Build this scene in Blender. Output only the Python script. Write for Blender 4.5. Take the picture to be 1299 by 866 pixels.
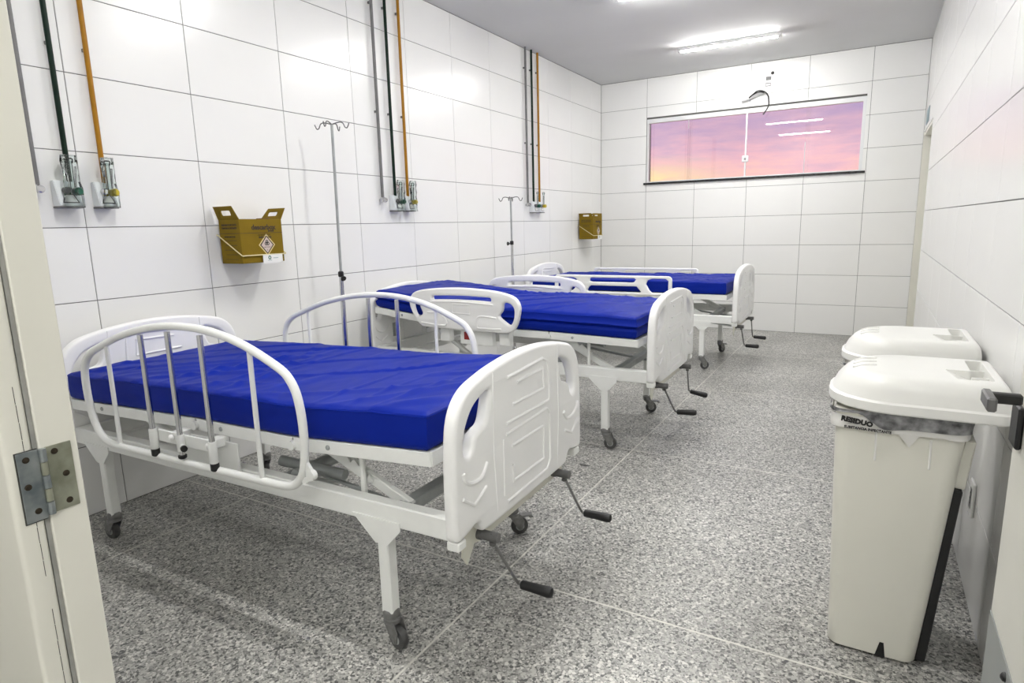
import bpy, bmesh, math, random
from mathutils import Vector, Matrix, Euler, noise

for o in list(bpy.data.objects):
    bpy.data.objects.remove(o, do_unlink=True)
SC = bpy.context.scene
COL = SC.collection
R = math.radians
random.seed(7)

# ------------------------------------------------------------------ camera
cam_d = bpy.data.cameras.new('camera')
cam = bpy.data.objects.new('camera', cam_d)
COL.objects.link(cam)
SC.camera = cam
YAW, PITCH, ROLL = -0.52689785, -0.18476584, -0.0250087
cam_d.sensor_fit = 'HORIZONTAL'
cam_d.sensor_width = 36.0
cam_d.lens = 786.3477 * 36.0 / 1299.0
cam_d.clip_start = 0.02
fwd = Vector((math.sin(YAW) * math.cos(PITCH), math.cos(YAW) * math.cos(PITCH), math.sin(PITCH)))
rgt = Vector((math.cos(YAW), -math.sin(YAW), 0))
upv = rgt.cross(fwd)
r2 = math.cos(ROLL) * rgt + math.sin(ROLL) * upv
u2 = -math.sin(ROLL) * rgt + math.cos(ROLL) * upv
M = Matrix((r2, u2, -fwd)).transposed().to_4x4()
M.translation = Vector((2.9833, -7.4217, 1.2426))
cam.matrix_world = M

# ------------------------------------------------------------------ view
SC.view_settings.view_transform = 'Standard'
SC.view_settings.look = 'None'
SC.view_settings.gamma = 1.0
SC.view_settings.use_curve_mapping = False
SC.view_settings.exposure = 0.36
LAMP = 222.0          # radiance of the LED tubes
LAMP_Y = (-1.06, -2.74, -4.42, -6.10)

# ------------------------------------------------------------------ world: sunset sky
world = bpy.data.worlds.new('sunset_sky')
SC.world = world
world.use_nodes = True
wt = world.node_tree
wt.nodes.clear()
def N(tree, typ, **kw):
    n = tree.nodes.new(typ)
    for k, v in kw.items():
        setattr(n, k, v)
    return n
def ramp(tree, stops, interp='LINEAR'):
    n = tree.nodes.new('ShaderNodeValToRGB')
    n.color_ramp.interpolation = interp
    el = n.color_ramp.elements
    while len(el) < len(stops):
        el.new(0.5)
    for e, (p, c) in zip(el, stops):
        e.position = p
        e.color = (*c, 1) if len(c) == 3 else c
    return n
def lin(c):
    return tuple(((x / 255) / 12.92 if x / 255 <= .04045 else ((x / 255 + .055) / 1.055) ** 2.4) for x in c)
wo = N(wt, 'ShaderNodeOutputWorld')
bg = N(wt, 'ShaderNodeBackground')
tc = N(wt, 'ShaderNodeTexCoord')
sep = N(wt, 'ShaderNodeSeparateXYZ')
wt.links.new(tc.outputs['Generated'], sep.inputs[0])
mp = N(wt, 'ShaderNodeMapping')
mp.inputs['Scale'].default_value = (5.0, 5.0, 30.0)
mp.inputs['Rotation'].default_value = (0.0, 0.10, 0.0)
wt.links.new(tc.outputs['Generated'], mp.inputs[0])
nz = N(wt, 'ShaderNodeTexNoise')
nz.inputs['Scale'].default_value = 2.6
nz.inputs['Detail'].default_value = 7
nz.inputs['Roughness'].default_value = .62
wt.links.new(mp.outputs[0], nz.inputs['Vector'])
# elevation + a little cloud noise -> colour
ma = N(wt, 'ShaderNodeMath', operation='MULTIPLY_ADD')
ma.inputs[1].default_value = 0.15
wt.links.new(nz.outputs['Fac'], ma.inputs[0])
sb = N(wt, 'ShaderNodeMath', operation='SUBTRACT')
wt.links.new(sep.outputs['Z'], sb.inputs[0])
sb.inputs[1].default_value = 0.075
wt.links.new(sb.outputs[0], ma.inputs[2])
rp = ramp(wt, [(0.0, lin((205, 150, 130))), (0.045, lin((255, 204, 190))), (0.085, lin((238, 186, 198))),
               (0.125, lin((210, 174, 198))), (0.17, lin((184, 160, 198))), (0.45, lin((150, 155, 205))), (1.0, lin((95, 120, 190)))])
wt.links.new(ma.outputs[0], rp.inputs[0])
# warm glow where the sun has set (to the left of the window)
dv = N(wt, 'ShaderNodeVectorMath', operation='DOT_PRODUCT')
wt.links.new(tc.outputs['Generated'], dv.inputs[0])
dv.inputs[1].default_value = Vector((-0.36, 0.93, 0.045)).normalized()
gl = N(wt, 'ShaderNodeMapRange')
gl.inputs['From Min'].default_value = 0.982
gl.inputs['From Max'].default_value = 0.9985
wt.links.new(dv.outputs['Value'], gl.inputs['Value'])
gm = N(wt, 'ShaderNodeMath', operation='MULTIPLY')
wt.links.new(gl.outputs[0], gm.inputs[0])
cr = ramp(wt, [(0.38, (0.15, 0.15, 0.15)), (0.60, (1, 1, 1))])
wt.links.new(nz.outputs['Fac'], cr.inputs[0])
wt.links.new(cr.outputs[0], gm.inputs[1])
ez = N(wt, 'ShaderNodeMapRange')
ez.inputs['From Min'].default_value = 0.100
ez.inputs['From Max'].default_value = 0.062
wt.links.new(sep.outputs['Z'], ez.inputs['Value'])
gz = N(wt, 'ShaderNodeMath', operation='MULTIPLY')
wt.links.new(gm.outputs[0], gz.inputs[0])
wt.links.new(ez.outputs[0], gz.inputs[1])
mx = N(wt, 'ShaderNodeMixRGB')
wt.links.new(gz.outputs[0], mx.inputs['Fac'])
wt.links.new(rp.outputs[0], mx.inputs['Color1'])
mx.inputs['Color2'].default_value = (*lin((255, 232, 165)), 1)
wt.links.new(mx.outputs[0], bg.inputs['Color'])
bg.inputs['Strength'].default_value = 0.88
wt.links.new(bg.outputs[0], wo.inputs[0])

# ------------------------------------------------------------------ materials
def mat(name, c, rough=.5, metal=0.0, spec=.5, coat=0.0, var=0.0, vscale=8.0, bump=0.0, bscale=60.0, emit=None, es=0.0, lo=None):
    m = bpy.data.materials.new(name)
    m.use_nodes = True
    t = m.node_tree
    b = t.nodes['Principled BSDF']
    b.inputs['Base Color'].default_value = (*c, 1)
    b.inputs['Roughness'].default_value = rough
    b.inputs['Metallic'].default_value = metal
    b.inputs['Specular IOR Level'].default_value = spec
    b.inputs['Coat Weight'].default_value = coat
    b.inputs['Coat Roughness'].default_value = .08
    co = None
    if var or bump:
        co = N(t, 'ShaderNodeTexCoord')
    if var:
        n = N(t, 'ShaderNodeTexNoise')
        n.inputs['Scale'].default_value = vscale
        n.inputs['Detail'].default_value = 5
        t.links.new(co.outputs['Object'], n.inputs['Vector'])
        d = lo or tuple(x * (1 - var) for x in c)
        r_ = ramp(t, [(.3, d), (.65, c)])
        t.links.new(n.outputs['Fac'], r_.inputs[0])
        t.links.new(r_.outputs[0], b.inputs['Base Color'])
    if bump:
        n = N(t, 'ShaderNodeTexNoise')
        n.inputs['Scale'].default_value = bscale
        n.inputs['Detail'].default_value = 4
        t.links.new(co.outputs['Object'], n.inputs['Vector'])
        bp = N(t, 'ShaderNodeBump')
        bp.inputs['Strength'].default_value = bump
        bp.inputs['Distance'].default_value = .002
        t.links.new(n.outputs['Fac'], bp.inputs['Height'])
        t.links.new(bp.outputs[0], b.inputs['Normal'])
    if emit:
        b.inputs['Emission Color'].default_value = (*emit, 1)
        b.inputs['Emission Strength'].default_value = es
    return m

MT = {}
MT['tile'] = mat('white_glazed_tile', (.87, .87, .86), rough=.24, var=.02, vscale=3, bump=.03, bscale=9)
MT['grout'] = mat('grey_grout', (.15, .15, .15), rough=.9, var=.2)
MT['ceil'] = mat('ceiling_paint', (.74, .74, .74), rough=.85, var=.03, vscale=2, bump=.1, bscale=120)
MT['wallpaint'] = mat('corridor_paint', (.78, .78, .75), rough=.7, var=.03)
MT['joint'] = mat('floor_joint_strip', (.66, .65, .60), rough=.55, var=.25, vscale=20)
MT['enamel'] = mat('white_enamel', (.87, .88, .86), rough=.32, var=.05, vscale=14, bump=.03)
MT['plastic'] = mat('white_plastic', (.91, .91, .905), rough=.36, var=.02, bump=.02, bscale=200)
MT['cream'] = mat('cream_plate', (.72, .71, .62), rough=.4, var=.05)
MT['greysteel'] = mat('grey_steel', (.40, .42, .42), rough=.45, metal=.25, var=.2, vscale=20)
MT['darksteel'] = mat('dark_steel', (.17, .17, .17), rough=.42, metal=.45, var=.3, vscale=25)
MT['rod'] = mat('dull_rod_steel', (.30, .30, .30), rough=.3, metal=.75, var=.2, vscale=30)
MT['fork'] = mat('zinc_fork', (.27, .27, .265), rough=.4, metal=.5, var=.35, vscale=40)
MT['chrome'] = mat('chrome', (.62, .62, .63), rough=.14, metal=1.0, var=.08, vscale=30)
MT['black'] = mat('black_rubber', (.012, .012, .013), rough=.45, var=.3, vscale=30)
MT['tyre'] = mat('grey_black_wheel', (.075, .075, .075), rough=.45, var=.3, vscale=40)
MT['red'] = mat('red_label', (.30, .015, .015), rough=.5, var=.1)
MT['vinyl'] = mat('royal_blue_vinyl', (.0028, .0185, .285), rough=.48, spec=.09, var=.12, vscale=4, bump=.10, bscale=260, lo=(.0022, .015, .245))
MT['binplast'] = mat('cream_white_bin_plastic', (.80, .79, .71), rough=.34, var=.03, vscale=4)
MT['lidplast'] = mat('white_lid_plastic', (.86, .86, .83), rough=.3, var=.02, vscale=4)
MT['bagwhite'] = mat('white_bag_film', (.78, .77, .74), rough=.3, var=.1, vscale=18, bump=.5, bscale=40)
MT['bagdark'] = mat('black_bag_film', (.36, .36, .37), rough=.30, var=.9, lo=(.02, .02, .022), vscale=34, bump=.8, bscale=50)
MT['card'] = mat('mustard_cardboard', (.215, .140, .008), rough=.75, spec=.2, var=.14, vscale=9, bump=.1, bscale=90)
MT['cardin'] = mat('cardboard_inside', (.17, .09, .03), rough=.85, var=.2)
MT['wire'] = mat('cream_wire', (.74, .66, .36), rough=.4, var=.1)
MT['ink'] = mat('dark_brown_ink', (.045, .028, .012), rough=.7, var=.1)
MT['inkblack'] = mat('black_ink', (.01, .01, .01), rough=.6, var=.1)
MT['paper'] = mat('white_paper', (.82, .82, .81), rough=.6, var=.03)
MT['cream_paper'] = mat('cream_print', (.70, .58, .27), rough=.6, var=.05)
MT['pink_paper'] = mat('pale_pink_print', (.60, .50, .47), rough=.6, var=.05)
MT['greenink'] = mat('green_ink', (.03, .12, .08), rough=.6, var=.1)
MT['bluegrey'] = mat('blue_grey_ink', (.25, .34, .38), rough=.6, var=.1)
MT['pgreen'] = mat('dark_green_pipe_paint', (.003, .018, .010), rough=.4, spec=.2, var=.25, vscale=20)
MT['pyellow'] = mat('amber_pipe_paint', (.38, .175, .006), rough=.4, spec=.25, var=.2, vscale=20)
MT['pgrey'] = mat('grey_pipe_paint', (.19, .19, .19), rough=.45, spec=.3, var=.2, vscale=20)
MT['outlet'] = mat('white_outlet_plastic', (.80, .83, .85), rough=.35, var=.03)
MT['knobgreen'] = mat('green_knob', (.01, .12, .07), rough=.35, var=.2)
MT['knobyellow'] = mat('yellow_knob', (.62, .48, .02), rough=.35, var=.2)
MT['alu'] = mat('white_aluminium', (.78, .79, .80), rough=.35, metal=.15, var=.03)
MT['granite'] = mat('black_granite', (.015, .015, .018), rough=.25, var=.4, vscale=80)
MT['gasket'] = mat('grey_gasket', (.34, .34, .32), rough=.8, var=.25, vscale=30)
MT['gapshade'] = mat('painted_gap_shade', (.13, .13, .125), rough=.8, var=.2)
MT['doorpaint'] = mat('cream_door_paint', (.76, .75, .68), rough=.42, var=.04, vscale=6, bump=.06, bscale=30)
MT['zinc'] = mat('zinc_plate', (.46, .49, .50), rough=.34, metal=.9, var=.35, vscale=30, lo=(.22, .26, .28))
MT['zincold'] = mat('dull_zinc_plate', (.40, .41, .33), rough=.45, metal=.7, var=.35, vscale=30, lo=(.24, .25, .19))
MT['rust'] = mat('rusty_screw', (.045, .034, .022), rough=.6, metal=.5, var=.4, vscale=200)
MT['kick'] = mat('brushed_kick_plate', (.36, .38, .37), rough=.45, metal=.5, var=.12, vscale=5)
MT['brown'] = mat('dark_interior', (.06, .06, .055), rough=.8, var=.2)
MT['led'] = mat('led_tube', (.9, .9, .9), rough=.4, var=.01, emit=(1.0, .985, .95), es=LAMP)

def terrazzo(name):
    m = bpy.data.materials.new(name)
    m.use_nodes = True
    t = m.node_tree
    b = t.nodes['Principled BSDF']
    co = N(t, 'ShaderNodeTexCoord')
    ge = N(t, 'ShaderNodeNewGeometry')
    v1 = N(t, 'ShaderNodeTexVoronoi')
    v1.inputs['Scale'].default_value = 190
    v2 = N(t, 'ShaderNodeTexVoronoi')
    v2.inputs['Scale'].default_value = 120
    w = N(t, 'ShaderNodeTexNoise')
    w.inputs['Scale'].default_value = 1.7
    w.inputs['Detail'].default_value = 6
    for n in (v1, v2, w):
        t.links.new(ge.outputs['Position'], n.inputs['Vector'])
    s1 = N(t, 'ShaderNodeSeparateColor')
    t.links.new(v1.outputs['Color'], s1.inputs[0])
    r1 = ramp(t, [(0.0, (.12, .12, .118)), (.15, (.25, .25, .24)), (.34, (.39, .385, .37)), (.60, (.53, .525, .505)), (.86, (.72, .71, .68))], 'CONSTANT')
    t.links.new(s1.outputs[0], r1.inputs[0])
    s2 = N(t, 'ShaderNodeSeparateColor')
    t.links.new(v2.outputs['Color'], s2.inputs[0])
    r2_ = ramp(t, [(0.0, (.12, .12, .12)), (.2, (.38, .375, .36)), (.55, (.55, .545, .52)), (.8, (.76, .75, .72))], 'CONSTANT')
    t.links.new(s2.outputs[1], r2_.inputs[0])
    st = N(t, 'ShaderNodeMath', operation='GREATER_THAN')
    t.links.new(s2.outputs[2], st.inputs[0])
    st.inputs[1].default_value = .66
    m1 = N(t, 'ShaderNodeMixRGB')
    t.links.new(st.outputs[0], m1.inputs['Fac'])
    t.links.new(r1.outputs[0], m1.inputs['Color1'])
    t.links.new(r2_.outputs[0], m1.inputs['Color2'])
    m2 = N(t, 'ShaderNodeMixRGB', blend_type='MULTIPLY')
    m2.inputs['Fac'].default_value = 1
    rw = ramp(t, [(.32, (.66, .655, .64)), (.62, (.88, .88, .87))])
    t.links.new(w.outputs['Fac'], rw.inputs[0])
    t.links.new(m1.outputs[0], m2.inputs['Color1'])
    t.links.new(rw.outputs[0], m2.inputs['Color2'])
    t.links.new(m2.outputs[0], b.inputs['Base Color'])
    b.inputs['Roughness'].default_value = .36
    b.inputs['Specular IOR Level'].default_value = .4
    bp = N(t, 'ShaderNodeBump')
    bp.inputs['Strength'].default_value = .12
    bp.inputs['Distance'].default_value = .001
    t.links.new(v1.outputs['Distance'], bp.inputs['Height'])
    t.links.new(bp.outputs[0], b.inputs['Normal'])
    return m
MT['floor'] = terrazzo('grey_terrazzo')

def glassmat(name, tint, ior=1.5, rough=0.0):
    m = bpy.data.materials.new(name)
    m.use_nodes = True
    t = m.node_tree
    t.nodes.clear()
    o = N(t, 'ShaderNodeOutputMaterial')
    mix = N(t, 'ShaderNodeMixShader')
    tr = N(t, 'ShaderNodeBsdfTransparent')
    tr.inputs[0].default_value = (*tint, 1)
    gs = N(t, 'ShaderNodeBsdfGlossy')
    gs.inputs['Roughness'].default_value = rough
    fr = N(t, 'ShaderNodeFresnel')
    fr.inputs['IOR'].default_value = ior
    t.links.new(fr.outputs[0], mix.inputs[0])
    t.links.new(tr.outputs[0], mix.inputs[1])
    t.links.new(gs.outputs[0], mix.inputs[2])
    t.links.new(mix.outputs[0], o.inputs[0])
    return m
MT['glass'] = glassmat('window_glass', (.99, .985, .985))
MT['film'] = glassmat('clear_plastic_film', (.90, .94, .93), 1.55, .05)

# ------------------------------------------------------------------ helpers
def link(name, me, m=None, parent=None, smooth=True, ang=35):
    o = bpy.data.objects.new(name, me)
    COL.objects.link(o)
    if m is not None and len(me.materials) == 0:
        me.materials.append(MT[m] if isinstance(m, str) else m)
    if smooth:
        me.shade_smooth()
        me.set_sharp_from_angle(angle=R(ang))
    if parent is not None:
        o.parent = parent
    return o
def obj(name, bm, m=None, parent=None, smooth=True, ang=35, off=None):
    me = bpy.data.meshes.new(name)
    if off is not None:
        bmesh.ops.translate(bm, vec=-Vector(off), verts=bm.verts)
    bmesh.ops.recalc_face_normals(bm, faces=bm.faces)
    bm.to_mesh(me)
    bm.free()
    return link(name, me, m, parent, smooth, ang)
def empty(name, loc=(0, 0, 0), rz=0.0):
    o = bpy.data.objects.new(name, None)
    COL.objects.link(o)
    o.empty_display_size = .05
    o.location = loc
    o.rotation_euler = (0, 0, rz)
    return o
def tag(o, label, cat, group=None):
    o['label'] = label
    o['category'] = cat
    if group:
        o['group'] = group
    return o
def structure(o):
    o['kind'] = 'structure'
    return o
def BM():
    return bmesh.new()
def box(bm, x0, x1, y0, y1, z0, z1, bev=0.0, seg=1, mtx=None):
    r = bmesh.ops.create_cube(bm, size=1.0)
    vs = r['verts']
    for v in vs:
        v.co = Vector(((x0 + x1) / 2 + v.co.x * (x1 - x0), (y0 + y1) / 2 + v.co.y * (y1 - y0), (z0 + z1) / 2 + v.co.z * (z1 - z0)))
    if bev:
        es = list({e for v in vs for e in v.link_edges})
        rr = bmesh.ops.bevel(bm, geom=es, offset=bev, segments=seg, profile=.5, affect='EDGES', clamp_overlap=True)
        vs = list({v for f in rr['faces'] for v in f.verts} | {v for v in vs if v.is_valid})
    if mtx is not None:
        bmesh.ops.transform(bm, matrix=mtx, verts=[v for v in vs if v.is_valid])
    return vs
def bar(bm, a, b, w, h, bev=0.0, up=Vector((0, 0, 1))):
    """rectangular bar from a to b, w across and h along 'up'"""
    a, b = Vector(a), Vector(b)
    d = (b - a)
    L = d.length
    d.normalize()
    s = d.cross(up)
    if s.length < 1e-5:
        s = Vector((1, 0, 0))
    s.normalize()
    u = s.cross(d)
    m = Matrix((d, s, u)).transposed().to_4x4()
    m.translation = a
    box(bm, 0, L, -w / 2, w / 2, -h / 2, h / 2, bev, 1, m)
def smooth_path(pts, n=6, closed=False):
    pts = [Vector(p) for p in pts]
    out = []
    k = len(pts)
    rng = range(k) if closed else range(k - 1)
    for i in rng:
        p1, p2 = pts[i], pts[(i + 1) % k]
        p0 = pts[(i - 1) % k] if closed or i > 0 else p1
        p3 = pts[(i + 2) % k] if closed or i + 2 < k else p2
        for j in range(n):
            t = j / n
            out.append(.5 * ((2 * p1) + (-p0 + p2) * t + (2 * p0 - 5 * p1 + 4 * p2 - p3) * t * t + (-p0 + 3 * p1 - 3 * p2 + p3) * t ** 3))
    if not closed:
        out.append(pts[-1])
    return out
def tube(bm, pts, r, n=10, closed=False, r_end=None):
    pts = [Vector(p) for p in pts]
    k = len(pts)
    rings = []
    nrm = None
    for i, p in enumerate(pts):
        if closed:
            t = pts[(i + 1) % k] - pts[i - 1]
        else:
            t = pts[min(i + 1, k - 1)] - pts[max(i - 1, 0)]
        t.normalize()
        if nrm is None:
            a = Vector((0, 0, 1)) if abs(t.z) < .9 else Vector((1, 0, 0))
            nrm = t.cross(a).normalized()
        else:
            nrm = (nrm - t * nrm.dot(t)).normalized()
        b = t.cross(nrm)
        rr = r if r_end is None else r + (r_end - r) * i / max(1, k - 1)
        rings.append([bm.verts.new(p + rr * (math.cos(2 * math.pi * j / n) * nrm + math.sin(2 * math.pi * j / n) * b)) for j in range(n)])
    for i in range(k if closed else k - 1):
        A, B = rings[i], rings[(i + 1) % k]
        if closed and i == k - 1:
            # align ring seam
            best = min(range(n), key=lambda s: (A[0].co - B[s].co).length)
            B = B[best:] + B[:best]
        for j in range(n):
            bm.faces.new((A[j], A[(j + 1) % n], B[(j + 1) % n], B[j]))
    if not closed:
        bm.faces.new(rings[0][::-1])
        bm.faces.new(rings[-1])
def cyl(bm, a, b, r, n=16, r2=None):
    tube(bm, [a, b], r, n, False, r2)
def lathe(bm, prof, axis_o, n=24, axis='z'):
    """prof: list of (radius, height)"""
    rings = []
    o = Vector(axis_o)
    for r, h in prof:
        ring = []
        for j in range(n):
            a = 2 * math.pi * j / n
            c, s = r * math.cos(a), r * math.sin(a)
            v = {'z': Vector((c, s, h)), 'y': Vector((c, h, s)), 'x': Vector((h, c, s))}[axis]
            ring.append(bm.verts.new(o + v))
        rings.append(ring)
    for A, B in zip(rings, rings[1:]):
        for j in range(n):
            bm.faces.new((A[j], A[(j + 1) % n], B[(j + 1) % n], B[j]))
    bm.faces.new(rings[0][::-1])
    bm.faces.new(rings[-1])
def loft(bm, rings, cap0=True, cap1=True):
    R_ = [[bm.verts.new(p) for p in r] for r in rings]
    for A, B in zip(R_, R_[1:]):
        n = len(A)
        for j in range(n):
            bm.faces.new((A[j], A[(j + 1) % n], B[(j + 1) % n], B[j]))
    if cap0:
        bm.faces.new(R_[0][::-1])
    if cap1:
        bm.faces.new(R_[-1])
    return R_
def rrect(x0, x1, y0, y1, r, n=5, rl=None):
    """rounded rectangle, rl = radius of the corners on the x0 side"""
    rl = r if rl is None else rl
    out = []
    for cx, cy, a0, rr in ((x1 - r, y1 - r, 0, r), (x0 + rl, y1 - rl, 90, rl), (x0 + rl, y0 + rl, 180, rl), (x1 - r, y0 + r, 270, r)):
        for i in range(n + 1):
            a = R(a0 + 90 * i / n)
            out.append((cx + rr * math.cos(a), cy + rr * math.sin(a)))
    return out
def plate(outline, holes, thick, bev=.008, seg=2):
    """filled 2D outline with holes, thickness along local z (centred), rounded edges -> bmesh"""
    cu = bpy.data.curves.new('tmp', 'CURVE')
    cu.dimensions = '2D'
    cu.fill_mode = 'BOTH'
    for loop in [outline] + list(holes):
        sp = cu.splines.new('POLY')
        sp.points.add(len(loop) - 1)
        for p, q in zip(sp.points, loop):
            p.co = (q[0], q[1], 0, 1)
        sp.use_cyclic_u = True
    cu.extrude = max(thick / 2 - bev, .0001)
    cu.bevel_depth = bev
    cu.bevel_resolution = seg
    cu.offset = -bev
    o = bpy.data.objects.new('tmp', cu)
    COL.objects.link(o)
    dg = bpy.context.evaluated_depsgraph_get()
    me = bpy.data.meshes.new_from_object(o.evaluated_get(dg))
    bm = BM()
    bm.from_mesh(me)
    bmesh.ops.remove_doubles(bm, verts=bm.verts, dist=1e-5)
    bpy.data.objects.remove(o)
    bpy.data.curves.remove(cu)
    bpy.data.meshes.remove(me)
    return bm
def text(name, s, size, loc, rot, m, parent, ext=.0003, align='CENTER', sx=1.0, off=None, bold=.0):
    cu = bpy.data.curves.new('txt', 'FONT')
    cu.body = s
    cu.size = size
    cu.extrude = ext
    cu.align_x = align
    cu.align_y = 'CENTER'
    cu.resolution_u = 2
    cu.offset = bold
    o = bpy.data.objects.new('tmp', cu)
    COL.objects.link(o)
    dg = bpy.context.evaluated_depsgraph_get()
    me = bpy.data.meshes.new_from_object(o.evaluated_get(dg))
    bpy.data.objects.remove(o)
    bpy.data.curves.remove(cu)
    mt = Matrix.Translation(Vector(loc) - Vector(off or (0, 0, 0))) @ Euler(rot).to_matrix().to_4x4() @ Matrix.Diagonal((sx, 1, 1, 1))
    me.transform(mt)
    me.materials.clear()
    return link(name, me, m, parent, False)

# vertical plane mapping: 2D plate (a,b,thickness) -> (u=thick, v=a, z=b)
def to_vz(bm, u):
    bmesh.ops.transform(bm, matrix=Matrix(((0, 0, 1, u), (1, 0, 0, 0), (0, 1, 0, 0), (0, 0, 0, 1))), verts=bm.verts)
def to_uz(bm, v):
    bmesh.ops.transform(bm, matrix=Matrix(((1, 0, 0, 0), (0, 0, -1, v), (0, 1, 0, 0), (0, 0, 0, 1))), verts=bm.verts)

# ================================================================== ROOM
W, CH, FY = 3.328, 2.883, -7.0
TH, TW, BWD = 0.32, 0.5654, 0.5721
RIM = .0017          # half joint
TT = .008            # tile thickness
_tile = {}
def tile_mesh(w, h):
    k = (round(w, 4), round(h, 4))
    if k not in _tile:
        bm = BM()
        # local: x along wall, z up, front face towards -y
        a, b, c = w / 2, h / 2, .0012
        back = [bm.verts.new((sx * a, TT, sz * b)) for sx, sz in ((-1, -1), (1, -1), (1, 1), (-1, 1))]
        mid = [bm.verts.new((sx * a, c, sz * b)) for sx, sz in ((-1, -1), (1, -1), (1, 1), (-1, 1))]
        fr = [bm.verts.new((sx * (a - c), 0, sz * (b - c))) for sx, sz in ((-1, -1), (1, -1), (1, 1), (-1, 1))]
        for A, B in ((back, mid), (mid, fr)):
            for i in range(4):
                bm.faces.new((A[i], A[(i + 1) % 4], B[(i + 1) % 4], B[i]))
        bm.faces.new(fr)
        bmesh.ops.recalc_face_normals(bm, faces=bm.faces)
        me = bpy.data.meshes.new('tile')
        bm.to_mesh(me)
        bm.free()
        me.materials.append(MT['tile'])
        _tile[k] = me
    return _tile[k]
trng = random.Random(3)
def lay_tiles(parent, breaks, zbreaks, place, holes=()):
    """breaks along the wall; place(s,z)->location, plus rotation; holes (s0,s1,z0,z1) are cut out"""
    for i in range(len(breaks) - 1):
        for j in range(len(zbreaks) - 1):
            cells = [(breaks[i], breaks[i + 1], zbreaks[j], zbreaks[j + 1])]
            for h in holes:
                new = []
                for s0, s1, z0, z1 in cells:
                    if s1 <= h[0] or s0 >= h[1] or z1 <= h[2] or z0 >= h[3]:
                        new.append((s0, s1, z0, z1))
                        continue
                    if s0 < h[0]:
                        new.append((s0, h[0], z0, z1))
                    if s1 > h[1]:
                        new.append((h[1], s1, z0, z1))
                    m0, m1 = max(s0, h[0]), min(s1, h[1])
                    if z0 < h[2]:
                        new.append((m0, m1, z0, h[2]))
                    if z1 > h[3]:
                        new.append((m0, m1, h[3], z1))
                cells = new
            for s0, s1, z0, z1 in cells:
                e0 = RIM if abs(s0 - breaks[i]) < 1e-6 else 0
                e1 = RIM if abs(s1 - breaks[i + 1]) < 1e-6 else 0
                f0 = RIM if abs(z0 - zbreaks[j]) < 1e-6 else 0
                f1 = RIM if abs(z1 - zbreaks[j + 1]) < 1e-6 else 0
                w, h_ = s1 - e1 - s0 - e0, z1 - f1 - z0 - f0
                if w < .012 or h_ < .008:
                    continue
                loc, rz = place((s0 + e0 + s1 - e1) / 2, (z0 + f0 + z1 - f1) / 2)
                o = bpy.data.objects.new('tile', tile_mesh(w, h_))
                COL.objects.link(o)
                o.parent = parent
                o.location = loc
                o.rotation_euler = (trng.uniform(-.0011, .0011), 0, rz + trng.uniform(-.0009, .0009))

def box_obj(name, *b, m, parent=None, bev=0.0, off=None):
    bm = BM()
    box(bm, *b, bev)
    return obj(name, bm, m, parent, off=off)

ZB = [TH * k for k in range(10)]
G = .0035            # grout recess
# left wall
wl = structure(box_obj('wall_left', -.15, -G, FY, 0, 0, CH, m='grout'))
yb = [FY] + [-5.9618 + TW * k for k in range(-1, 11)] + [0.0]
lay_tiles(wl, yb, ZB, lambda s, z: ((0, s, z), R(90)))
# right wall, with the door opening near the back corner
DY0, DY1, DZ = -1.16, -.07, 2.02
TR0, TR1 = 2.06, 2.20      # narrow transom light above that door
bm = BM()
box(bm, W + G, W + .16, FY, DY0, 0, CH)
box(bm, W + G, W + .16, DY1, 0, 0, CH)
box(bm, W + G, W + .16, DY0, DY1, DZ, CH)
wr = structure(obj('wall_right', bm, 'grout'))
yb = [FY] + [-4.245 + TW * k for k in range(-4, 8)] + [0.0]
lay_tiles(wr, yb, ZB, lambda s, z: ((W, s, z), R(-90)), holes=[(DY0, DY1, -1, DZ)])
# back wall with the window opening
WX0, WX1, WZ0, WZ1 = .575, 2.825, 1.70, 2.445
bm = BM()
for b in ((-.15, WX0, G, .16, 0, CH), (WX1, W + .16, G, .16, 0, CH), (WX0, WX1, G, .16, 0, WZ0), (WX0, WX1, G, .16, WZ1, CH)):
    box(bm, *b)
wb = structure(obj('wall_back', bm, 'grout'))
xb = [BWD * k for k in range(6)] + [W]
lay_tiles(wb, xb, ZB, lambda s, z: ((s, 0, z), 0), holes=[(WX0, WX1, WZ0, WZ1)])
# front wall with the doorway the picture is taken through
JX, RX = 2.01, 3.235
bm = BM()
box(bm, -.15, JX - .06, FY - .04, FY, 0, CH)
box(bm, RX, W + .16, FY - .04, FY, 0, CH)
box(bm, JX - .06, RX, FY - .04, FY, 2.12, CH)
structure(obj('wall_front', bm, 'wallpaint'))
# ceiling and floor
structure(box_obj('ceiling', -.15, W + .16, FY - .04, .16, CH, CH + .12, m='ceil'))
fl = structure(box_obj('floor', -.6, 4.6, -9.5, .16, -.12, -.004, m='grout'))
XJ = [0.0, .478, 1.903, W]
YJ = [-9.4, -7.107, -5.672, -4.262, -2.802, -1.372, 0.0]
JW = .0035
for i in range(3):
    for j in range(6):
        bm = BM()
        x0, x1 = XJ[i] + (JW if i else -.5 * (j == 0)), XJ[i + 1] - (JW if i < 2 else -.16 - 1.0 * (j == 0))
        y0, y1 = YJ[j] + (JW if j else 0), YJ[j + 1] - (JW if j < 5 else 0)
        box(bm, x0, x1, y0, y1, -.02, 0.0)
        obj('floor_slab', bm, 'floor', fl, smooth=False)
for x in XJ[1:3]:
    bm = BM(); box(bm, x - JW, x + JW, -9.4, 0, -.02, .0004); obj('joint_strip', bm, 'joint', fl, smooth=False)
for y in YJ[1:6]:
    for i in range(3):
        bm = BM(); box(bm, XJ[i] + (JW if i else 0), XJ[i + 1] - (JW if i < 2 else 0), y - JW, y + JW, -.02, .0004); obj('joint_strip', bm, 'joint', fl, smooth=False)
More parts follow.
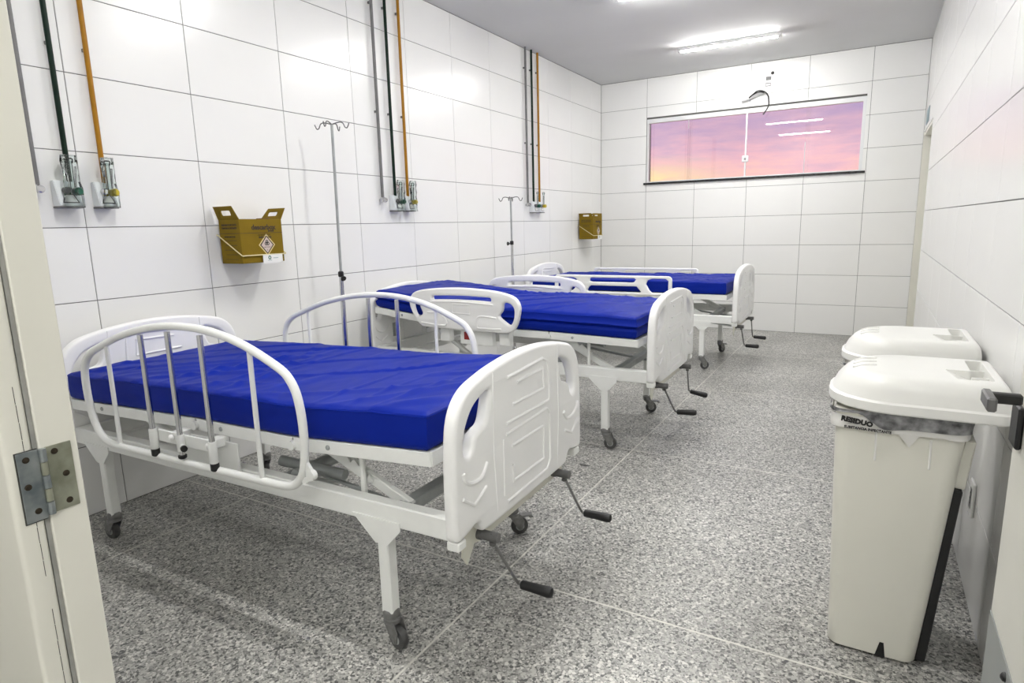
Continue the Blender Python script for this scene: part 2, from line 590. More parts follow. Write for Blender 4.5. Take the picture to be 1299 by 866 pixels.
# corridor the camera stands in
bm = BM(); box(bm, -.6, -.5, -9.5, FY - .04, 0, CH); structure(obj('wall_corridor_left', bm, 'wallpaint'))
bm = BM(); box(bm, 4.5, 4.6, -9.5, FY - .04, 0, CH); structure(obj('wall_corridor_right', bm, 'wallpaint'))
bm = BM(); box(bm, -.6, 4.6, -9.6, -9.5, 0, CH); structure(obj('wall_corridor_back', bm, 'wallpaint'))
bm = BM(); box(bm, W + .16, 4.6, FY - .04, FY, 0, CH); box(bm, -.6, -.15, FY - .04, FY, 0, CH); structure(obj('wall_corridor_front', bm, 'wallpaint'))
structure(box_obj('ceiling_corridor', -.6, 4.6, -9.6, FY - .04, CH, CH + .1, m='ceil'))

# ------------------------------------------------------------------ window
win = structure(empty('window_1', ((WX0 + WX1) / 2, 0, WZ0)))
wo_ = win.location.copy()
def wbox(name, x0, x1, y0, y1, z0, z1, m, bev=.002):
    bm = BM(); box(bm, x0, x1, y0, y1, z0, z1, bev); return obj(name, bm, m, win, off=wo_)
wbox('gap_shadow', WX0 - .001, WX1 + .001, .004, .16, WZ1 - .018, WZ1, 'gapshade', 0)  # dark strip painted in for the shadow of the gap above the rail
wbox('top_rail', WX0, WX1, .006, .055, WZ1 - .066, WZ1 - .019, 'alu')
wbox('bottom_rail', WX0, WX1, .010, .055, WZ0 + .003, WZ0 + .016, 'alu')
wbox('side_frame', WX0, WX0 + .022, .006, .055, WZ0 + .004, WZ1 - .066, 'alu')
wbox('side_frame', WX1 - .030, WX1, .006, .055, WZ0 + .004, WZ1 - .066, 'alu')
gx = [WX0 + .02, 1.10, 1.690, 2.28, WX1 - .028]
for i in range(4):
    y = .034 if i in (0, 3) else .022
    a, b = gx[i], gx[i + 1]
    if i in (1,): a -= .045
    if i in (2,): b += .045
    wbox('pane', a, b, y, y + .006, WZ0 + .014, WZ1 - .062, 'glass', 0)
for x, w_ in ((1.690, .008),):
    wbox('meeting_strip', x - w_, x + w_, .014, .034, WZ0 + .014, WZ1 - .064, 'alu')
wbox('edge_strip', 2.280, 2.287, .026, .033, WZ0 + .014, WZ0 + .33, 'alu', 0)
wbox('edge_strip', 1.055, 1.060, .026, .033, WZ1 - .16, WZ1 - .064, 'alu', 0)
lk = wbox('lock', 1.655, 1.722, .004, .030, 1.868, 1.938, 'alu', .006)
wbox('lock_button', 1.678, 1.700, -.004, .006, 1.890, 1.914, 'chrome', .003)
structure(box_obj('trim_1', WX0 - .03, WX1 + .03, -.022, .06, WZ0 - .020, WZ0 + .002, m='granite', bev=.003))

# back right doorway: door leaf, frame, transom
d1 = structure(empty('door_1', (W + .1, (DY0 + DY1) / 2, 0)))
def dbox(parent, name, x0, x1, y0, y1, z0, z1, m, bev=.002):
    bm = BM(); box(bm, x0, x1, y0, y1, z0, z1, bev); return obj(name, bm, m, parent, off=parent.location)
dbox(d1, 'jamb', W - .004, W + .15, DY1 - .028, DY1 - .0005, 0, DZ - .0005, 'doorpaint')
dbox(d1, 'jamb', W + .005, W + .15, DY0 + .0005, DY0 + .028, 0, DZ - .0005, 'doorpaint')
dbox(d1, 'head', W + .005, W + .15, DY0 + .028, DY1 - .028, DZ - .03, DZ - .0005, 'doorpaint')
dbox(d1, 'leaf', W + .105, W + .14, DY0 + .03, DY1 - .03, .008, DZ - .032, 'doorpaint')
bm = BM()
lathe(bm, [(.024, 0), (.026, .004), (.014, .008), (.012, .03), (.026, .036), (.026, .056), (.018, .062)], (0, 0, 0), 16, 'x')
bmesh.ops.transform(bm, matrix=Matrix.Translation((W + .105, DY0 + .11, 1.02)) @ Matrix.Rotation(math.pi, 4, 'Z'), verts=bm.verts)
obj('handle', bm, 'chrome', d1, off=d1.location)
sg = box_obj('door_sign', W, W + .003, -.62, -.28, 2.06, 2.19, m='bluegrey', bev=.001)
for v in sg.data.vertices:
    v.co.x -= .0036
tag(sg, 'small dull green plate on the right wall above the far doorway', 'sign')

# ------------------------------------------------------------------ ceiling lights
def ceiling_light(yc, label, x0=1.215, x1=2.14, z=CH):
    e = empty('ceiling_light', ((x0 + x1) / 2, yc, z))
    tag(e, label, 'ceiling light', 'ceiling tube lights')
    o_ = e.location
    zc = z - .029
    bm = BM(); box(bm, x0 + .005, x1 - .005, yc - .012, yc + .012, z - .018, z - .0006, .003); obj('base', bm, 'plastic', e, off=o_)
    def half(a0, a1, r):
        bm = BM()
        loft(bm, [[(x, yc + r * math.cos(R(a0 + (a1 - a0) * k / 12)), zc + r * math.sin(R(a0 + (a1 - a0) * k / 12))) for k in range(13)] for x in (x0 + .03, x1 - .03)])
        return bm
    obj('led_diffuser', half(196, 344, .0165), 'led', e, off=o_)
    obj('housing', half(-15, 195, .0163), 'plastic', e, off=o_)
    for a, b in ((x0, x0 + .031), (x1 - .031, x1)):
        bm = BM(); cyl(bm, (a, yc, zc), (b, yc, zc), .0180, 14); box(bm, a, b, yc - .010, yc + .010, zc, z - .004, .002); obj('end_cap', bm, 'plastic', e, off=o_)
    return e
for yc, lb in zip(LAMP_Y, ('lit white tube light on the ceiling nearest the window wall', 'lit tube light at the top edge of the picture, second from the window',
                           'lit tube light over the second bed, third from the window', 'lit tube light over the nearest bed by the entrance')):
    ceiling_light(yc, lb)
ceiling_light(-8.0, 'added unseen fill tube light on the corridor ceiling just outside the ward door', 2.75, 3.66)  # unseen lamp, added to brighten the door frame and leaf
ceiling_light(-8.9, 'added unseen fill tube light on the corridor ceiling far from the ward door', 2.75, 3.66)  # another unseen lamp, added for more fill from the corridor side

# ------------------------------------------------------------------ entrance: jamb, left leaf with hinge, right leaf with lever
jm = structure(empty('trim_2', (JX - .03, FY - .02, 0)))
dbox(jm, 'jamb_board', JX - .06, JX, FY - .0475, FY, 0, 2.12, 'doorpaint', .0015)
dbox(jm, 'gasket', JX - .05, JX - .004, FY - .0535, FY - .0478, 0, 2.11, 'gasket', 0)
d2 = structure(empty('door_2', (1.6, FY - .072, 0)))
bm = BM(); box(bm, 1.16, JX - .001, FY - .0885, FY - .0540, .008, 2.1, .006, 3); obj('leaf', bm, 'doorpaint', d2, off=d2.location)
# a fine crack line in the paint of the leaf edge
bm = BM()
zz = [.40 + i * .025 for i in range(26)]
for z in zz:
    if noise.noise(Vector((z * 9, 0, 0))) > -.12:
        box(bm, JX - .0012, JX - .0006, FY - .0650 + .0014 * noise.noise(Vector((z * 14, 3, 0))), FY - .0643 + .0014 * noise.noise(Vector((z * 14, 3, 0))), z, z + .024)
obj('paint_crack', bm, 'brown', d2, off=d2.location, smooth=False)
hg = tag(empty('hinge', (JX, FY - .0475, .86)), 'zinc butt hinge with rusty screws on the cream door frame', 'hinge')
def hbox(name, x0, x1, y0, y1, z0, z1, m, bev=.0005):
    bm = BM(); box(bm, x0, x1, y0, y1, z0, z1, bev); return obj(name, bm, m, hg, off=hg.location)
pr_ = hbox('hinge_plate', JX + .0001, JX + .002, FY - .0420, FY - .0095, .862, .958, 'zincold')
pl_ = hbox('hinge_plate', JX + .0001, JX + .002, FY - .0760, FY - .0500, .858, .958, 'zinc')
hbox('recess_edge', JX - .0005, JX + .0006, FY - .0775, FY - .0505, .8565, .9592, 'brown', 0)
for k in range(5):
    z0 = .862 + k * .0192
    bm = BM(); cyl(bm, (JX + .004, FY - .0462, z0 + .0004), (JX + .004, FY - .0462, z0 + .0188), .0042 if k % 2 else .0047, 14); obj('knuckle', bm, 'zinc' if k % 2 == 0 else 'zincold', hg, off=hg.location)
for y, z in ((FY - .031, .949), (FY - .021, .913), (FY - .022, .873), (FY - .0655, .947), (FY - .068, .909), (FY - .061, .872)):
    bm = BM(); lathe(bm, [(.0045, 0), (.0042, .0011), (.0025, .0014)], (JX + .0018, y, z), 12, 'x'); box(bm, JX + .0024, JX + .0036, y - .0035, y + .0035, z - .0005, z + .0005); obj('screw', bm, 'rust', hg, off=hg.location)

d3 = structure(empty('door_3', (3.178, -6.82, 0)))
LX = 3.160
bm = BM(); box(bm, LX, LX + .035, -7.24, -6.425, .008, 2.1, .003, 2); obj('leaf', bm, 'doorpaint', d3, off=d3.location)
bm = BM(); box(bm, LX - .0015, LX - .0001, -7.22, -6.428, .02, .705, .0004); obj('kick_plate', bm, 'kick', d3, off=d3.location)
bm = BM(); lathe(bm, [(.006, 0), (.005, .003), (.002, .005)], (0, 0, 0), 12, 'x'); bmesh.ops.transform(bm, matrix=Matrix.Translation((LX - .0015, -6.555, .690)) @ Matrix.Rotation(math.pi, 4, 'Z'), verts=bm.verts); obj('screw', bm, 'black', d3, off=d3.location)
bm = BM(); box(bm, LX - .007, LX - .0002, -6.476, -6.434, .952, 1.006, .002); bp_ = obj('back_plate', bm, 'black', d3, off=d3.location)
bm = BM(); box(bm, LX - .040, LX - .006, -6.488, -6.476, 1.012, 1.025, .002); obj('lever_neck', bm, 'black', d3, off=d3.location)
bm = BM(); box(bm, LX - .046, LX - .036, -6.525, -6.472, 1.010, 1.027, .002); obj('door_lever', bm, 'darksteel', d3, off=d3.location)
bm = BM(); box(bm, LX + .006, LX + .028, -6.4245, -6.4225, .90, 1.07, .0005); obj('latch_plate', bm, 'chrome', d3, off=d3.location)

# ================================================================== BEDS
_cache = {}
def part(name, key, build, m, parent, ang=35):
    """parts that are alike share one mesh"""
    if key not in _cache:
        bm = build()
        bmesh.ops.recalc_face_normals(bm, faces=bm.faces)
        me = bpy.data.meshes.new(name)
        bm.to_mesh(me)
        bm.free()
        me.materials.append(MT[m])
        me.shade_smooth()
        me.set_sharp_from_angle(angle=R(ang))
        _cache[key] = me
    o = bpy.data.objects.new(name, _cache[key])
    COL.objects.link(o)
    o.parent = parent
    return o

def mirror(pts):
    return pts + [(-x, y) for x, y in pts[::-1] if abs(x) > 1e-6]
def panel_bm():
    half = [(0, .868), (.10, .864), (.20, .853), (.28, .838), (.34, .820), (.385, .785), (.410, .735), (.421, .66), (.425, .56), (.425, .45), (.421, .422),
            (.405, .412), (.36, .420), (.325, .428), (.305, .420), (.292, .400), (.270, .388), (.15, .386), (0, .386)]
    sm = [(p.x, p.y) for p in smooth_path([Vector((x, y, 0)) for x, y in half], 4)]
    out = sm + [(-x, y) for x, y in sm[-2:0:-1]]
    hole = [(.232, .790), (.275, .784), (.322, .762), (.356, .722), (.372, .675), (.368, .645), (.350, .634), (.332, .648), (.318, .680), (.292, .694), (.262, .704), (.246, .735)]
    hs = smooth_path([Vector((x, y, 0)) for x, y in hole], 4, True)
    h1 = [(p.x, p.y) for p in hs]
    h2 = [(-x, y) for x, y in h1]
    bm = plate(out, [h1, h2], .042, .014, 4)
    to_vz(bm, .957)
    return bm
def rib_bm():
    bm = BM()
    for u in (.9775, .9365):
        def rib(pts, r=.0055, closed=False, n=1):
            tube(bm, smooth_path([Vector((u, v, z)) for v, z in pts], n, closed) if n > 1 else [Vector((u, v, z)) for v, z in pts], r, 8, closed)
        # upper field: label frame and the bow round it
        rib([(-.075, .778), (.10, .784), (.106, .715), (-.105, .717)])
        rib([(-.135, .806), (.10, .816), (.14, .80), (.15, .70), (.14, .665), (-.145, .668)], n=1)
        # lower field
        rib([(-.115, .590), (.100, .588), (.098, .474), (-.112, .476), (-.115, .530)], closed=False)
        rib([(-.150, .636), (.128, .640), (.150, .618), (.150, .46), (.125, .428), (-.15, .425)])
        rib([(-.165, .625), (-.168, .45)], .004)
        for s in (-1, 1):
            rib([(s * .385, .600), (s * .375, .575), (s * .335, .556), (s * .290, .560), (s * .262, .590)], .007, n=4)
            rib([(s * .390, .530), (s * .335, .492), (s * .270, .520)], .006)
            rib([(s * .215, .842), (s * .222, .60), (s * .208, .412)], .0028)
    return bm
def frame_rail_bm(s):
    bm = BM(); box(bm, -.93, .934, s * .40 - (.042 if s > 0 else 0), s * .40 + (.042 if s < 0 else 0), .402, .468, .004); return bm
def leg_bm(u, s):
    bm = BM()
    v0, v1 = (-.400, -.360) if s < 0 else (.360, .400)
    box(bm, u - .020, u + .020, v0, v1, .108, .402, .004)
    vv = s * .4005
    pts = [(u - .105, .420), (u + .072, .420), (u + .072, .395), (u + .024, .342), (u - .022, .342)]
    a = [bm.verts.new((x, vv, z)) for x, z in pts]
    b = [bm.verts.new((x, vv + s * .004, z)) for x, z in pts]
    n = len(pts)
    for i in range(n):
        bm.faces.new((a[i], a[(i + 1) % n], b[(i + 1) % n], b[i]))
    bm.faces.new(a); bm.faces.new(b[::-1])
    return bm
def caster_fork_bm(brake):
    # wheel axle at origin + (.028,0,.036); stem at origin
    bm = BM()
    lathe(bm, [(.024, .098), (.026, .102), (.026, .116), (.022, .122)], (0, 0, 0), 16)
    lathe(bm, [(.024, .080), (.027, .084), (.027, .096), (.020, .099)], (.004, 0, 0), 16)
    for s in (-1, 1):
        pl_ = [(-.016, .086), (.032, .090), (.046, .060), (.040, .028), (.026, .022), (.012, .040)]
        a = [bm.verts.new((x, s * .0165, z)) for x, z in pl_]
        b = [bm.verts.new((x, s * .0205, z)) for x, z in pl_]
        n = len(pl_)
        for i in range(n):
            bm.faces.new((a[i], a[(i + 1) % n], b[(i + 1) % n], b[i]))
        bm.faces.new(a); bm.faces.new(b[::-1])
    cyl(bm, (.028, -.024, .036), (.028, .024, .036), .006, 10)
    if brake:
        box(bm, .020, .078, -.016, .016, .076, .083, .003)
        box(bm, .066, .084, -.018, .018, .070, .077, .003)
    return bm
def caster_wheel_bm():
    bm = BM()
    lathe(bm, [(.012, -.013), (.026, -.0125), (.033, -.011), (.0355, -.006), (.0355, .006), (.033, .011), (.026, .0125), (.012, .013)], (.028, 0, .036), 24, 'y')
    return bm
def caster_cap_bm():
    bm = BM()
    lathe(bm, [(.006, -.0155), (.015, -.0145), (.018, -.0126), (.018, .0126), (.015, .0145), (.006, .0155)], (.028, 0, .036), 18, 'y')
    return bm
def crank(root, v, ang, lean=0):
    def hub():
        bm = BM()
        cyl(bm, (.934, 0, .365), (.955, 0, .365), .017, 18)
        cyl(bm, (.955, 0, .365), (1.008, 0, .365), .0145, 18)
        cyl(bm, (.988, 0, .352), (.988, 0, .378), .009, 12)
        cyl(bm, (.988, 0, .350), (.988, 0, .340), .010, 12)
        return bm
    def arm():
        bm = BM()
        # in crank-local: pivot at origin, arm hangs along -z
        tube(bm, smooth_path([(0, 0, -.010), (0, 0, -.05), (0, 0, -.235), (.008, 0, -.256), (.028, 0, -.260), (.05, 0, -.260)], 4), .0052, 10)
        return bm
    def grip():
        bm = BM()
        lathe(bm, [(.010, .010), (.0145, .014), (.0150, .05), (.0165, .085), (.0175, .105), (.015, .116), (.008, .120)], (0, 0, -.260), 18, 'x')
        return bm
    h = part('crank', 'crank_hub', hub, 'darksteel', root)
    h.location = (0, v, 0)
    a = part('crank_arm', 'crank_arm', arm, 'rod', h)
    a.location = (.988, 0, .352)
    a.rotation_euler = (R(ang), R(-lean), 0)
    g = part('crank_grip', 'crank_grip', grip, 'black', h)
    g.location = (.988, 0, .352)
    g.rotation_euler = (R(ang), R(-lean), 0)

def deck_rim_bm(p0, p1, s, half=.40):
    """angle rim along one side of a hinged deck section between (u,z) p0 and p1"""
    bm = BM()
    (u0, z0), (u1, z1) = p0, p1
    a, b = Vector((u0, 0, z0 - .021)), Vector((u1, 0, z1 - .021))
    d = (b - a).normalized()
    up = Vector((-d.z, 0, d.x))
    off = Vector((0, s * (half - .004), 0))
    bar(bm, a + off, b + off, .008, .042, .002)
    off2 = Vector((0, s * (half - .02), 0)) + up * .018
    bar(bm, a + off2, b + off2, .034, .006)
    return bm
def deck_sheet_bm(p0, p1, half=.38):
    bm = BM()
    (u0, z0), (u1, z1) = p0, p1
    bar(bm, (u0 + .005, 0, z0 - .009), (u1 - .005, 0, z1 - .009), 2 * half, .006)
    for t in (.02, .98):
        c = Vector((u0 + (u1 - u0) * t, 0, z0 + (z1 - z0) * t - .023))
        box(bm, c.x - .012, c.x + .012, -.39, .39, c.z - .012, c.z + .012, .002)
    return bm
def mattress(root_o, yaw, prof, thick, half, u0, u1, seed, label, seam=False, dome=0.0, bulge=.006):
    """a vinyl covered mattress lying on the deck; prof = deck height along u"""
    def zb(u):
        for (a, za), (b, zb_) in zip(prof, prof[1:]):
            if u <= b:
                t = max(0.0, (u - a) / (b - a))
                return za + (zb_ - za) * t
        return prof[-1][1]
    def zs(u):   # softened profile
        return sum(zb(u + d) for d in (-.09, -.045, 0, .045, .09)) / 5
    nu, nv, ns = 190, 84, 14
    bm = BM()
    sv = Vector((seed * 3.1, seed * 1.7, seed))
    def wr(u, v):
        # diagonal and cross folds in the cover
        f = 0
        a = u * .80 + v * .60
        b = -u * .60 + v * .80
        n1 = noise.noise(Vector((a * 1.0, b * 6.5, seed)) + sv)
        n2 = noise.noise(Vector((u * 6.5, v * 1.1, seed + 5)) + sv)
        n3 = noise.noise(Vector((b * 1.0, a * 9, seed + 2)) + sv)
        f += .0130 * max(0, 1 - abs(n1) * 7) * (.4 + .6 * max(0, noise.noise(Vector((u * 2, v * 2, seed + 20)))  + .4))
        f += .0095 * max(0, 1 - abs(n2) * 9) * max(0, noise.noise(Vector((u * 2.4, v * 2.4, seed + 30))) + .35)
        f += .0060 * max(0, 1 - abs(n3) * 10) * max(0, noise.noise(Vector((u * 2.8, v * 2.8, seed + 40))) + .25)
        f += .0060 * (noise.noise(Vector((u * 3.2, v * 3.2, seed + 9)) + sv))
        f += .0012 * noise.noise(Vector((u * 22, v * 16, seed)) + sv)
        e = min((1 - abs(v) / half) * half, (1 - abs(u - (u0 + u1) / 2) / ((u1 - u0) / 2)) * (u1 - u0) / 2)
        f *= min(1, .25 + e / .09)
        return f
    L2 = (u1 - u0) / 2
    um = (u0 + u1) / 2
    rc = .018
    def top(i, j):
        u = u0 + (u1 - u0) * i / nu
        v = -half + 2 * half * j / nv
        su, sw = abs(u - um) / L2, abs(v) / half
        z = zs(u) + thick + dome * (1 - su ** 4) * (1 - sw ** 3)
        z += wr(u, v)
        # softly rounded border with a slight welt
        du, dv_ = (1 - su) * L2, (1 - sw) * half
        m_ = min(du, dv_)
        if m_ < rc:
            z -= (rc - m_) ** 2 / rc * .45
        return Vector((u, v, z))
    grid = [[bm.verts.new(top(i, j)) for j in range(nv + 1)] for i in range(nu + 1)]
    for i in range(nu):
        for j in range(nv):
            bm.faces.new((grid[i][j], grid[i + 1][j], grid[i + 1][j + 1], grid[i][j + 1]))
    ring = [grid[i][0] for i in range(nu + 1)] + [grid[nu][j] for j in range(1, nv + 1)] + [grid[i][nv] for i in range(nu - 1, -1, -1)] + [grid[0][j] for j in range(nv - 1, 0, -1)]
    prev = ring
    n = len(ring)
    for k in range(1, ns + 1):
        t = k / ns
        cur = []
        for q, v0 in enumerate(ring):
            p = v0.co
            nx = 1 if abs(p.x - u1) < 1e-6 else (-1 if abs(p.x - u0) < 1e-6 else 0)
            ny = 1 if abs(p.y - half) < 1e-6 else (-1 if abs(p.y + half) < 1e-6 else 0)
            b = bulge * math.sin(math.pi * t) + .004 * noise.noise(Vector((p.x * 6, p.y * 6, t * 2.5 + seed))) * math.sin(math.pi * t)
            if seam:
                b -= .014 * math.exp(-((t - .50) / .07) ** 2)
                b += .006 * math.exp(-((t - .36) / .07) ** 2)
            if t > .9:
                b -= .010 * (t - .9) / .1
            zz_ = p.z + (max(zs(p.x), zb(p.x)) + .003 - p.z) * t
            cur.append(bm.verts.new((p.x + nx * b, p.y + ny * b, zz_)))
        for q in range(n):
            bm.faces.new((prev[q], cur[q], cur[(q + 1) % n], prev[(q + 1) % n]))
        prev = cur
    # underside
    cen = bm.verts.new((um, 0, zs(um) + .035))
    for q in range(n):
        bm.faces.new((prev[q], cen, prev[(q + 1) % n]))
    o = obj('mattress', bm, 'vinyl', None, ang=50)
    o.location = root_o
    o.rotation_euler = (0, 0, yaw)
    tag(o, label, 'mattress', 'blue vinyl mattresses')
    # welt piping round the upper edge
    pts = [v.copy() for v in (ring_co for ring_co in [p for p in _ring_points(top, nu, nv)])]
    bm = BM()
    tube(bm, [p + Vector((0, 0, -.004)) for p in pts[::2]], .0028, 6, True)
    obj('piping', bm, 'vinyl', o)
    return o
def _ring_points(top, nu, nv):
    out = [top(i, 0) for i in range(nu + 1)] + [top(nu, j) for j in range(1, nv + 1)] + [top(i, nv) for i in range(nu - 1, -1, -1)] + [top(0, j) for j in range(nv - 1, 0, -1)]
    return out

def guard_tubular(root, s):
    """bed 1: bent tube guard rail with three chrome telescopic posts"""
    V = s * .470
    loop = [(-.46, .482), (-.30, .482), (0, .484), (.30, .488), (.40, .492), (.446, .510), (.478, .56), (.490, .66), (.482, .76), (.455, .822), (.40, .861), (.24, .921), (.06, .950), (-.14, .945),
            (-.34, .908), (-.50, .855), (-.585, .818), (-.632, .765), (-.642, .68), (-.630, .58), (-.595, .515), (-.54, .486)]
    def loop_bm():
        bm = BM(); tube(bm, smooth_path([Vector((u, V, z)) for u, z in loop], 5, True), .0128, 12, True); return bm
    g = part('guard_rail', ('gl', s), loop_bm, 'enamel', root)
    for u, z0, z1 in ((-.468, .488, .860), (.292, .494, .896)):
        part('upright', ('gu', s, u), lambda u=u, z0=z0, z1=z1: (lambda bm: (tube(bm, [(u, V, z0), (u, V, z1)], .0078, 10), bm)[1])(BM()), 'enamel', g)
    for k, (u, zt) in enumerate(((-.240, .925), (-.088, .945), (.078, .944))):
        zb = .585
        part('chrome_post', ('gp', s, u), lambda u=u, zt=zt: (lambda bm: (tube(bm, [(u, s * .478, .50), (u, s * .478, zt - .012)], .0092, 14), bm)[1])(BM()), 'chrome', g)
        def sleeve(u=u, k=k):
            bm = BM()
            z0 = .512 if k != 1 else .528
            lathe(bm, [(.0125, z0), (.0135, z0 + .002), (.0135, zb - .003), (.0120, zb)], (u, s * .478, 0), 18)
            if k == 1:
                cyl(bm, (u, s * .478, .545), (u + .032, s * .490, .545), .009, 12)
            return bm
        part('sleeve', ('gs', s, u), sleeve, 'enamel', g)
        def cap(u=u, k=k):
            bm = BM()
            z0 = .485 if k != 1 else .500
            lathe(bm, [(.0085, z0), (.0135, z0 + .004), (.0140, z0 + (.026 if k != 1 else .012)), (.012, z0 + (.028 if k != 1 else .014))], (u, s * .478, 0), 18)
            return bm
        part('end_cap', ('gc', s, u), cap, 'black', g)
        if k == 1:
            part('lock_knob', ('gn', s, u), lambda u=u: (lambda bm: (cyl(bm, (u + .030, s * .490, .545), (u + .040, s * .494, .545), .0105, 12), bm)[1])(BM()), 'black', g)
    def mount():
        bm = BM()
        box(bm, -.232, .070, s * .462 - .004, s * .462 + .004, .538, .580, .002)
        for u in (-.16, .03):
            box(bm, u - .02, u + .02, min(s * .40, s * .46), max(s * .40, s * .46), .545, .575, .002)
        return bm
    part('mount_plate', ('gm', s), mount, 'enamel', g)
    def cover():
        bm = BM(); box(bm, -.17, .11, min(s * .405, s * .412), max(s * .405, s * .412), .452, .560, .002); return bm
    part('cover_plate', ('gv', s), cover, 'enamel', g)
    for u in (-.150, .046):
        def knob(u=u):
            bm = BM(); bmesh.ops.create_uvsphere(bm, u_segments=14, v_segments=9, radius=.0115, matrix=Matrix.Translation((u, s * .472, .562)) @ Matrix.Diagonal((1, .7, 1, 1))); return bm
        part('bolt_cap', ('gk', s, u), knob, 'plastic', g)
    def lug():
        bm = BM()
        cyl(bm, (.508, s * .478, .545), (.508, s * .462, .545), .016, 16)
        bar(bm, (.480, s * .470, .585), (.510, s * .470, .546), .010, .022)
        bar(bm, (.470, s * .470, .520), (.510, s * .470, .540), .010, .016)
        return bm
    part('pivot_lug', ('gg', s), lug, 'enamel', g)

def guard_moulded(root, s):
    """bed 2: moulded plastic guard panel with three openings"""
    def build():
        out = [(-.525, .70), (-.560, .775), (-.552, .822), (-.510, .858), (-.40, .878), (-.20, .889), (0.0, .882), (.12, .866), (.190, .842), (.222, .795), (.218, .74), (.195, .675), (.155, .640), (.08, .634), (-.40, .640), (-.475, .650)]
        o2 = [(p.x, p.y) for p in smooth_path([Vector((x, y, 0)) for x, y in out], 5, True)]
        top = rr2(-.385, .035, .812, .836, .010, .006)
        lh = [(p.x, p.y) for p in smooth_path([Vector((x, y, 0)) for x, y in ((-.530, .770), (-.518, .802), (-.490, .800), (-.478, .765), (-.462, .725), (-.492, .705), (-.515, .722))], 4, True)]
        rh = [(p.x, p.y) for p in smooth_path([Vector((x, y, 0)) for x, y in ((.118, .808), (.160, .806), (.186, .775), (.182, .720), (.158, .684), (.120, .702), (.086, .732), (.108, .765))], 4, True)]
        bm = plate(o2, [top, lh, rh], .034, .011, 3)
        to_uz(bm, s * .470)
        return bm
    g = part('guard_panel', ('pm', s), build, 'plastic', root)
    def ribs():
        bm = BM()
        for k in (-1, 1):
            v = s * .470 + k * .0165
            def rib(pts, r=.005, cl=False, n=4):
                tube(bm, smooth_path([Vector((u, v, z)) for u, z in pts], n, cl), r, 8, cl)
            rib([(-.235, .792), (-.11, .788), (-.11, .735), (-.235, .738)], .004, True, 1)
            rib([(.070, .720), (-.02, .728), (-.06, .715), (-.065, .665), (-.03, .655), (.10, .658)], .006)
            rib([(-.42, .735), (-.34, .732), (-.29, .70), (-.285, .665), (-.33, .658), (-.47, .668)], .006)
            rib([(-.40, .800), (-.18, .806), (.05, .796)], .005)
        return bm
    part('moulded_ribs', ('pr', s), ribs, 'plastic', g)
    def mount():
        bm = BM()
        box(bm, -.21, .02, min(s * .412, s * .452), max(s * .412, s * .452), .545, .66, .004)
        for u in (-.32, .10):
            box(bm, u - .035, u + .035, min(s * .405, s * .455), max(s * .405, s * .455), .555, .645, .004)
        return bm
    part('guard_mount', ('pmm', s), mount, 'enamel', g)
    def lab():
        bm = BM(); box(bm, -.180, -.120, min(s * .4525, s * .454), max(s * .4525, s * .454), .575, .622, .0005); return bm
    o = part('label_plate', ('pml', s), lab, 'red', g)

def rr2(a0, a1, b0, b1, r, bow=0.0):
    return [(x, y + (bow * (1 - ((x - (a0 + a1) / 2) / ((a1 - a0) / 2)) ** 2))) for x, y in rrect_sub(a0, a1, b0, b1, r)]
def rrect_sub(a0, a1, b0, b1, r):
    pts = rrect(a0, a1, b0, b1, r, 4)
    out = []
    for i, p in enumerate(pts):
        q = pts[(i + 1) % len(pts)]
        n = max(1, int(abs(q[0] - p[0]) / .04))
        for k in range(n):
            out.append((p[0] + (q[0] - p[0]) * k / n, p[1] + (q[1] - p[1]) * k / n))
    return out
def guard_flat(root, s):
    """bed 3: flat plastic guard with horizontal bars and slanting webs"""
    def build():
        out = rrect(-.63, .455, .625, .792, .035, 5)
        def poly(p):
            return [(q.x, q.y) for q in smooth_path([Vector((x, y, 0)) for x, y in p], 1, True)]
        holes = [poly([(.285, .770), (.400, .770), (.425, .752), (.425, .660), (.410, .645), (.290, .645), (.262, .668), (.232, .72), (.245, .755)]),
                 poly([(-.27, .770), (.13, .770), (.145, .760), (.130, .738), (.110, .732), (-.26, .732), (-.285, .738), (-.285, .762)]),
                 poly([(-.27, .700), (.150, .700), (.190, .655), (.180, .645), (-.30, .645), (-.31, .655), (-.290, .690)]),
                 poly([(-.44, .770), (-.57, .770), (-.600, .752), (-.600, .660), (-.58, .645), (-.46, .645), (-.432, .668), (-.40, .72), (-.412, .755)])]
        bm = plate(out, holes, .030, .008, 2)
        to_uz(bm, s * .470)
        return bm
    g = part('guard_panel', ('fl', s), build, 'plastic', root)
    def mount():
        bm = BM()
        for u in (-.40, .22):
            box(bm, u - .03, u + .03, min(s * .405, s * .462), max(s * .405, s * .462), .50, .64, .004)
        return bm
    part('guard_mount', ('flm', s), mount, 'enamel', g)

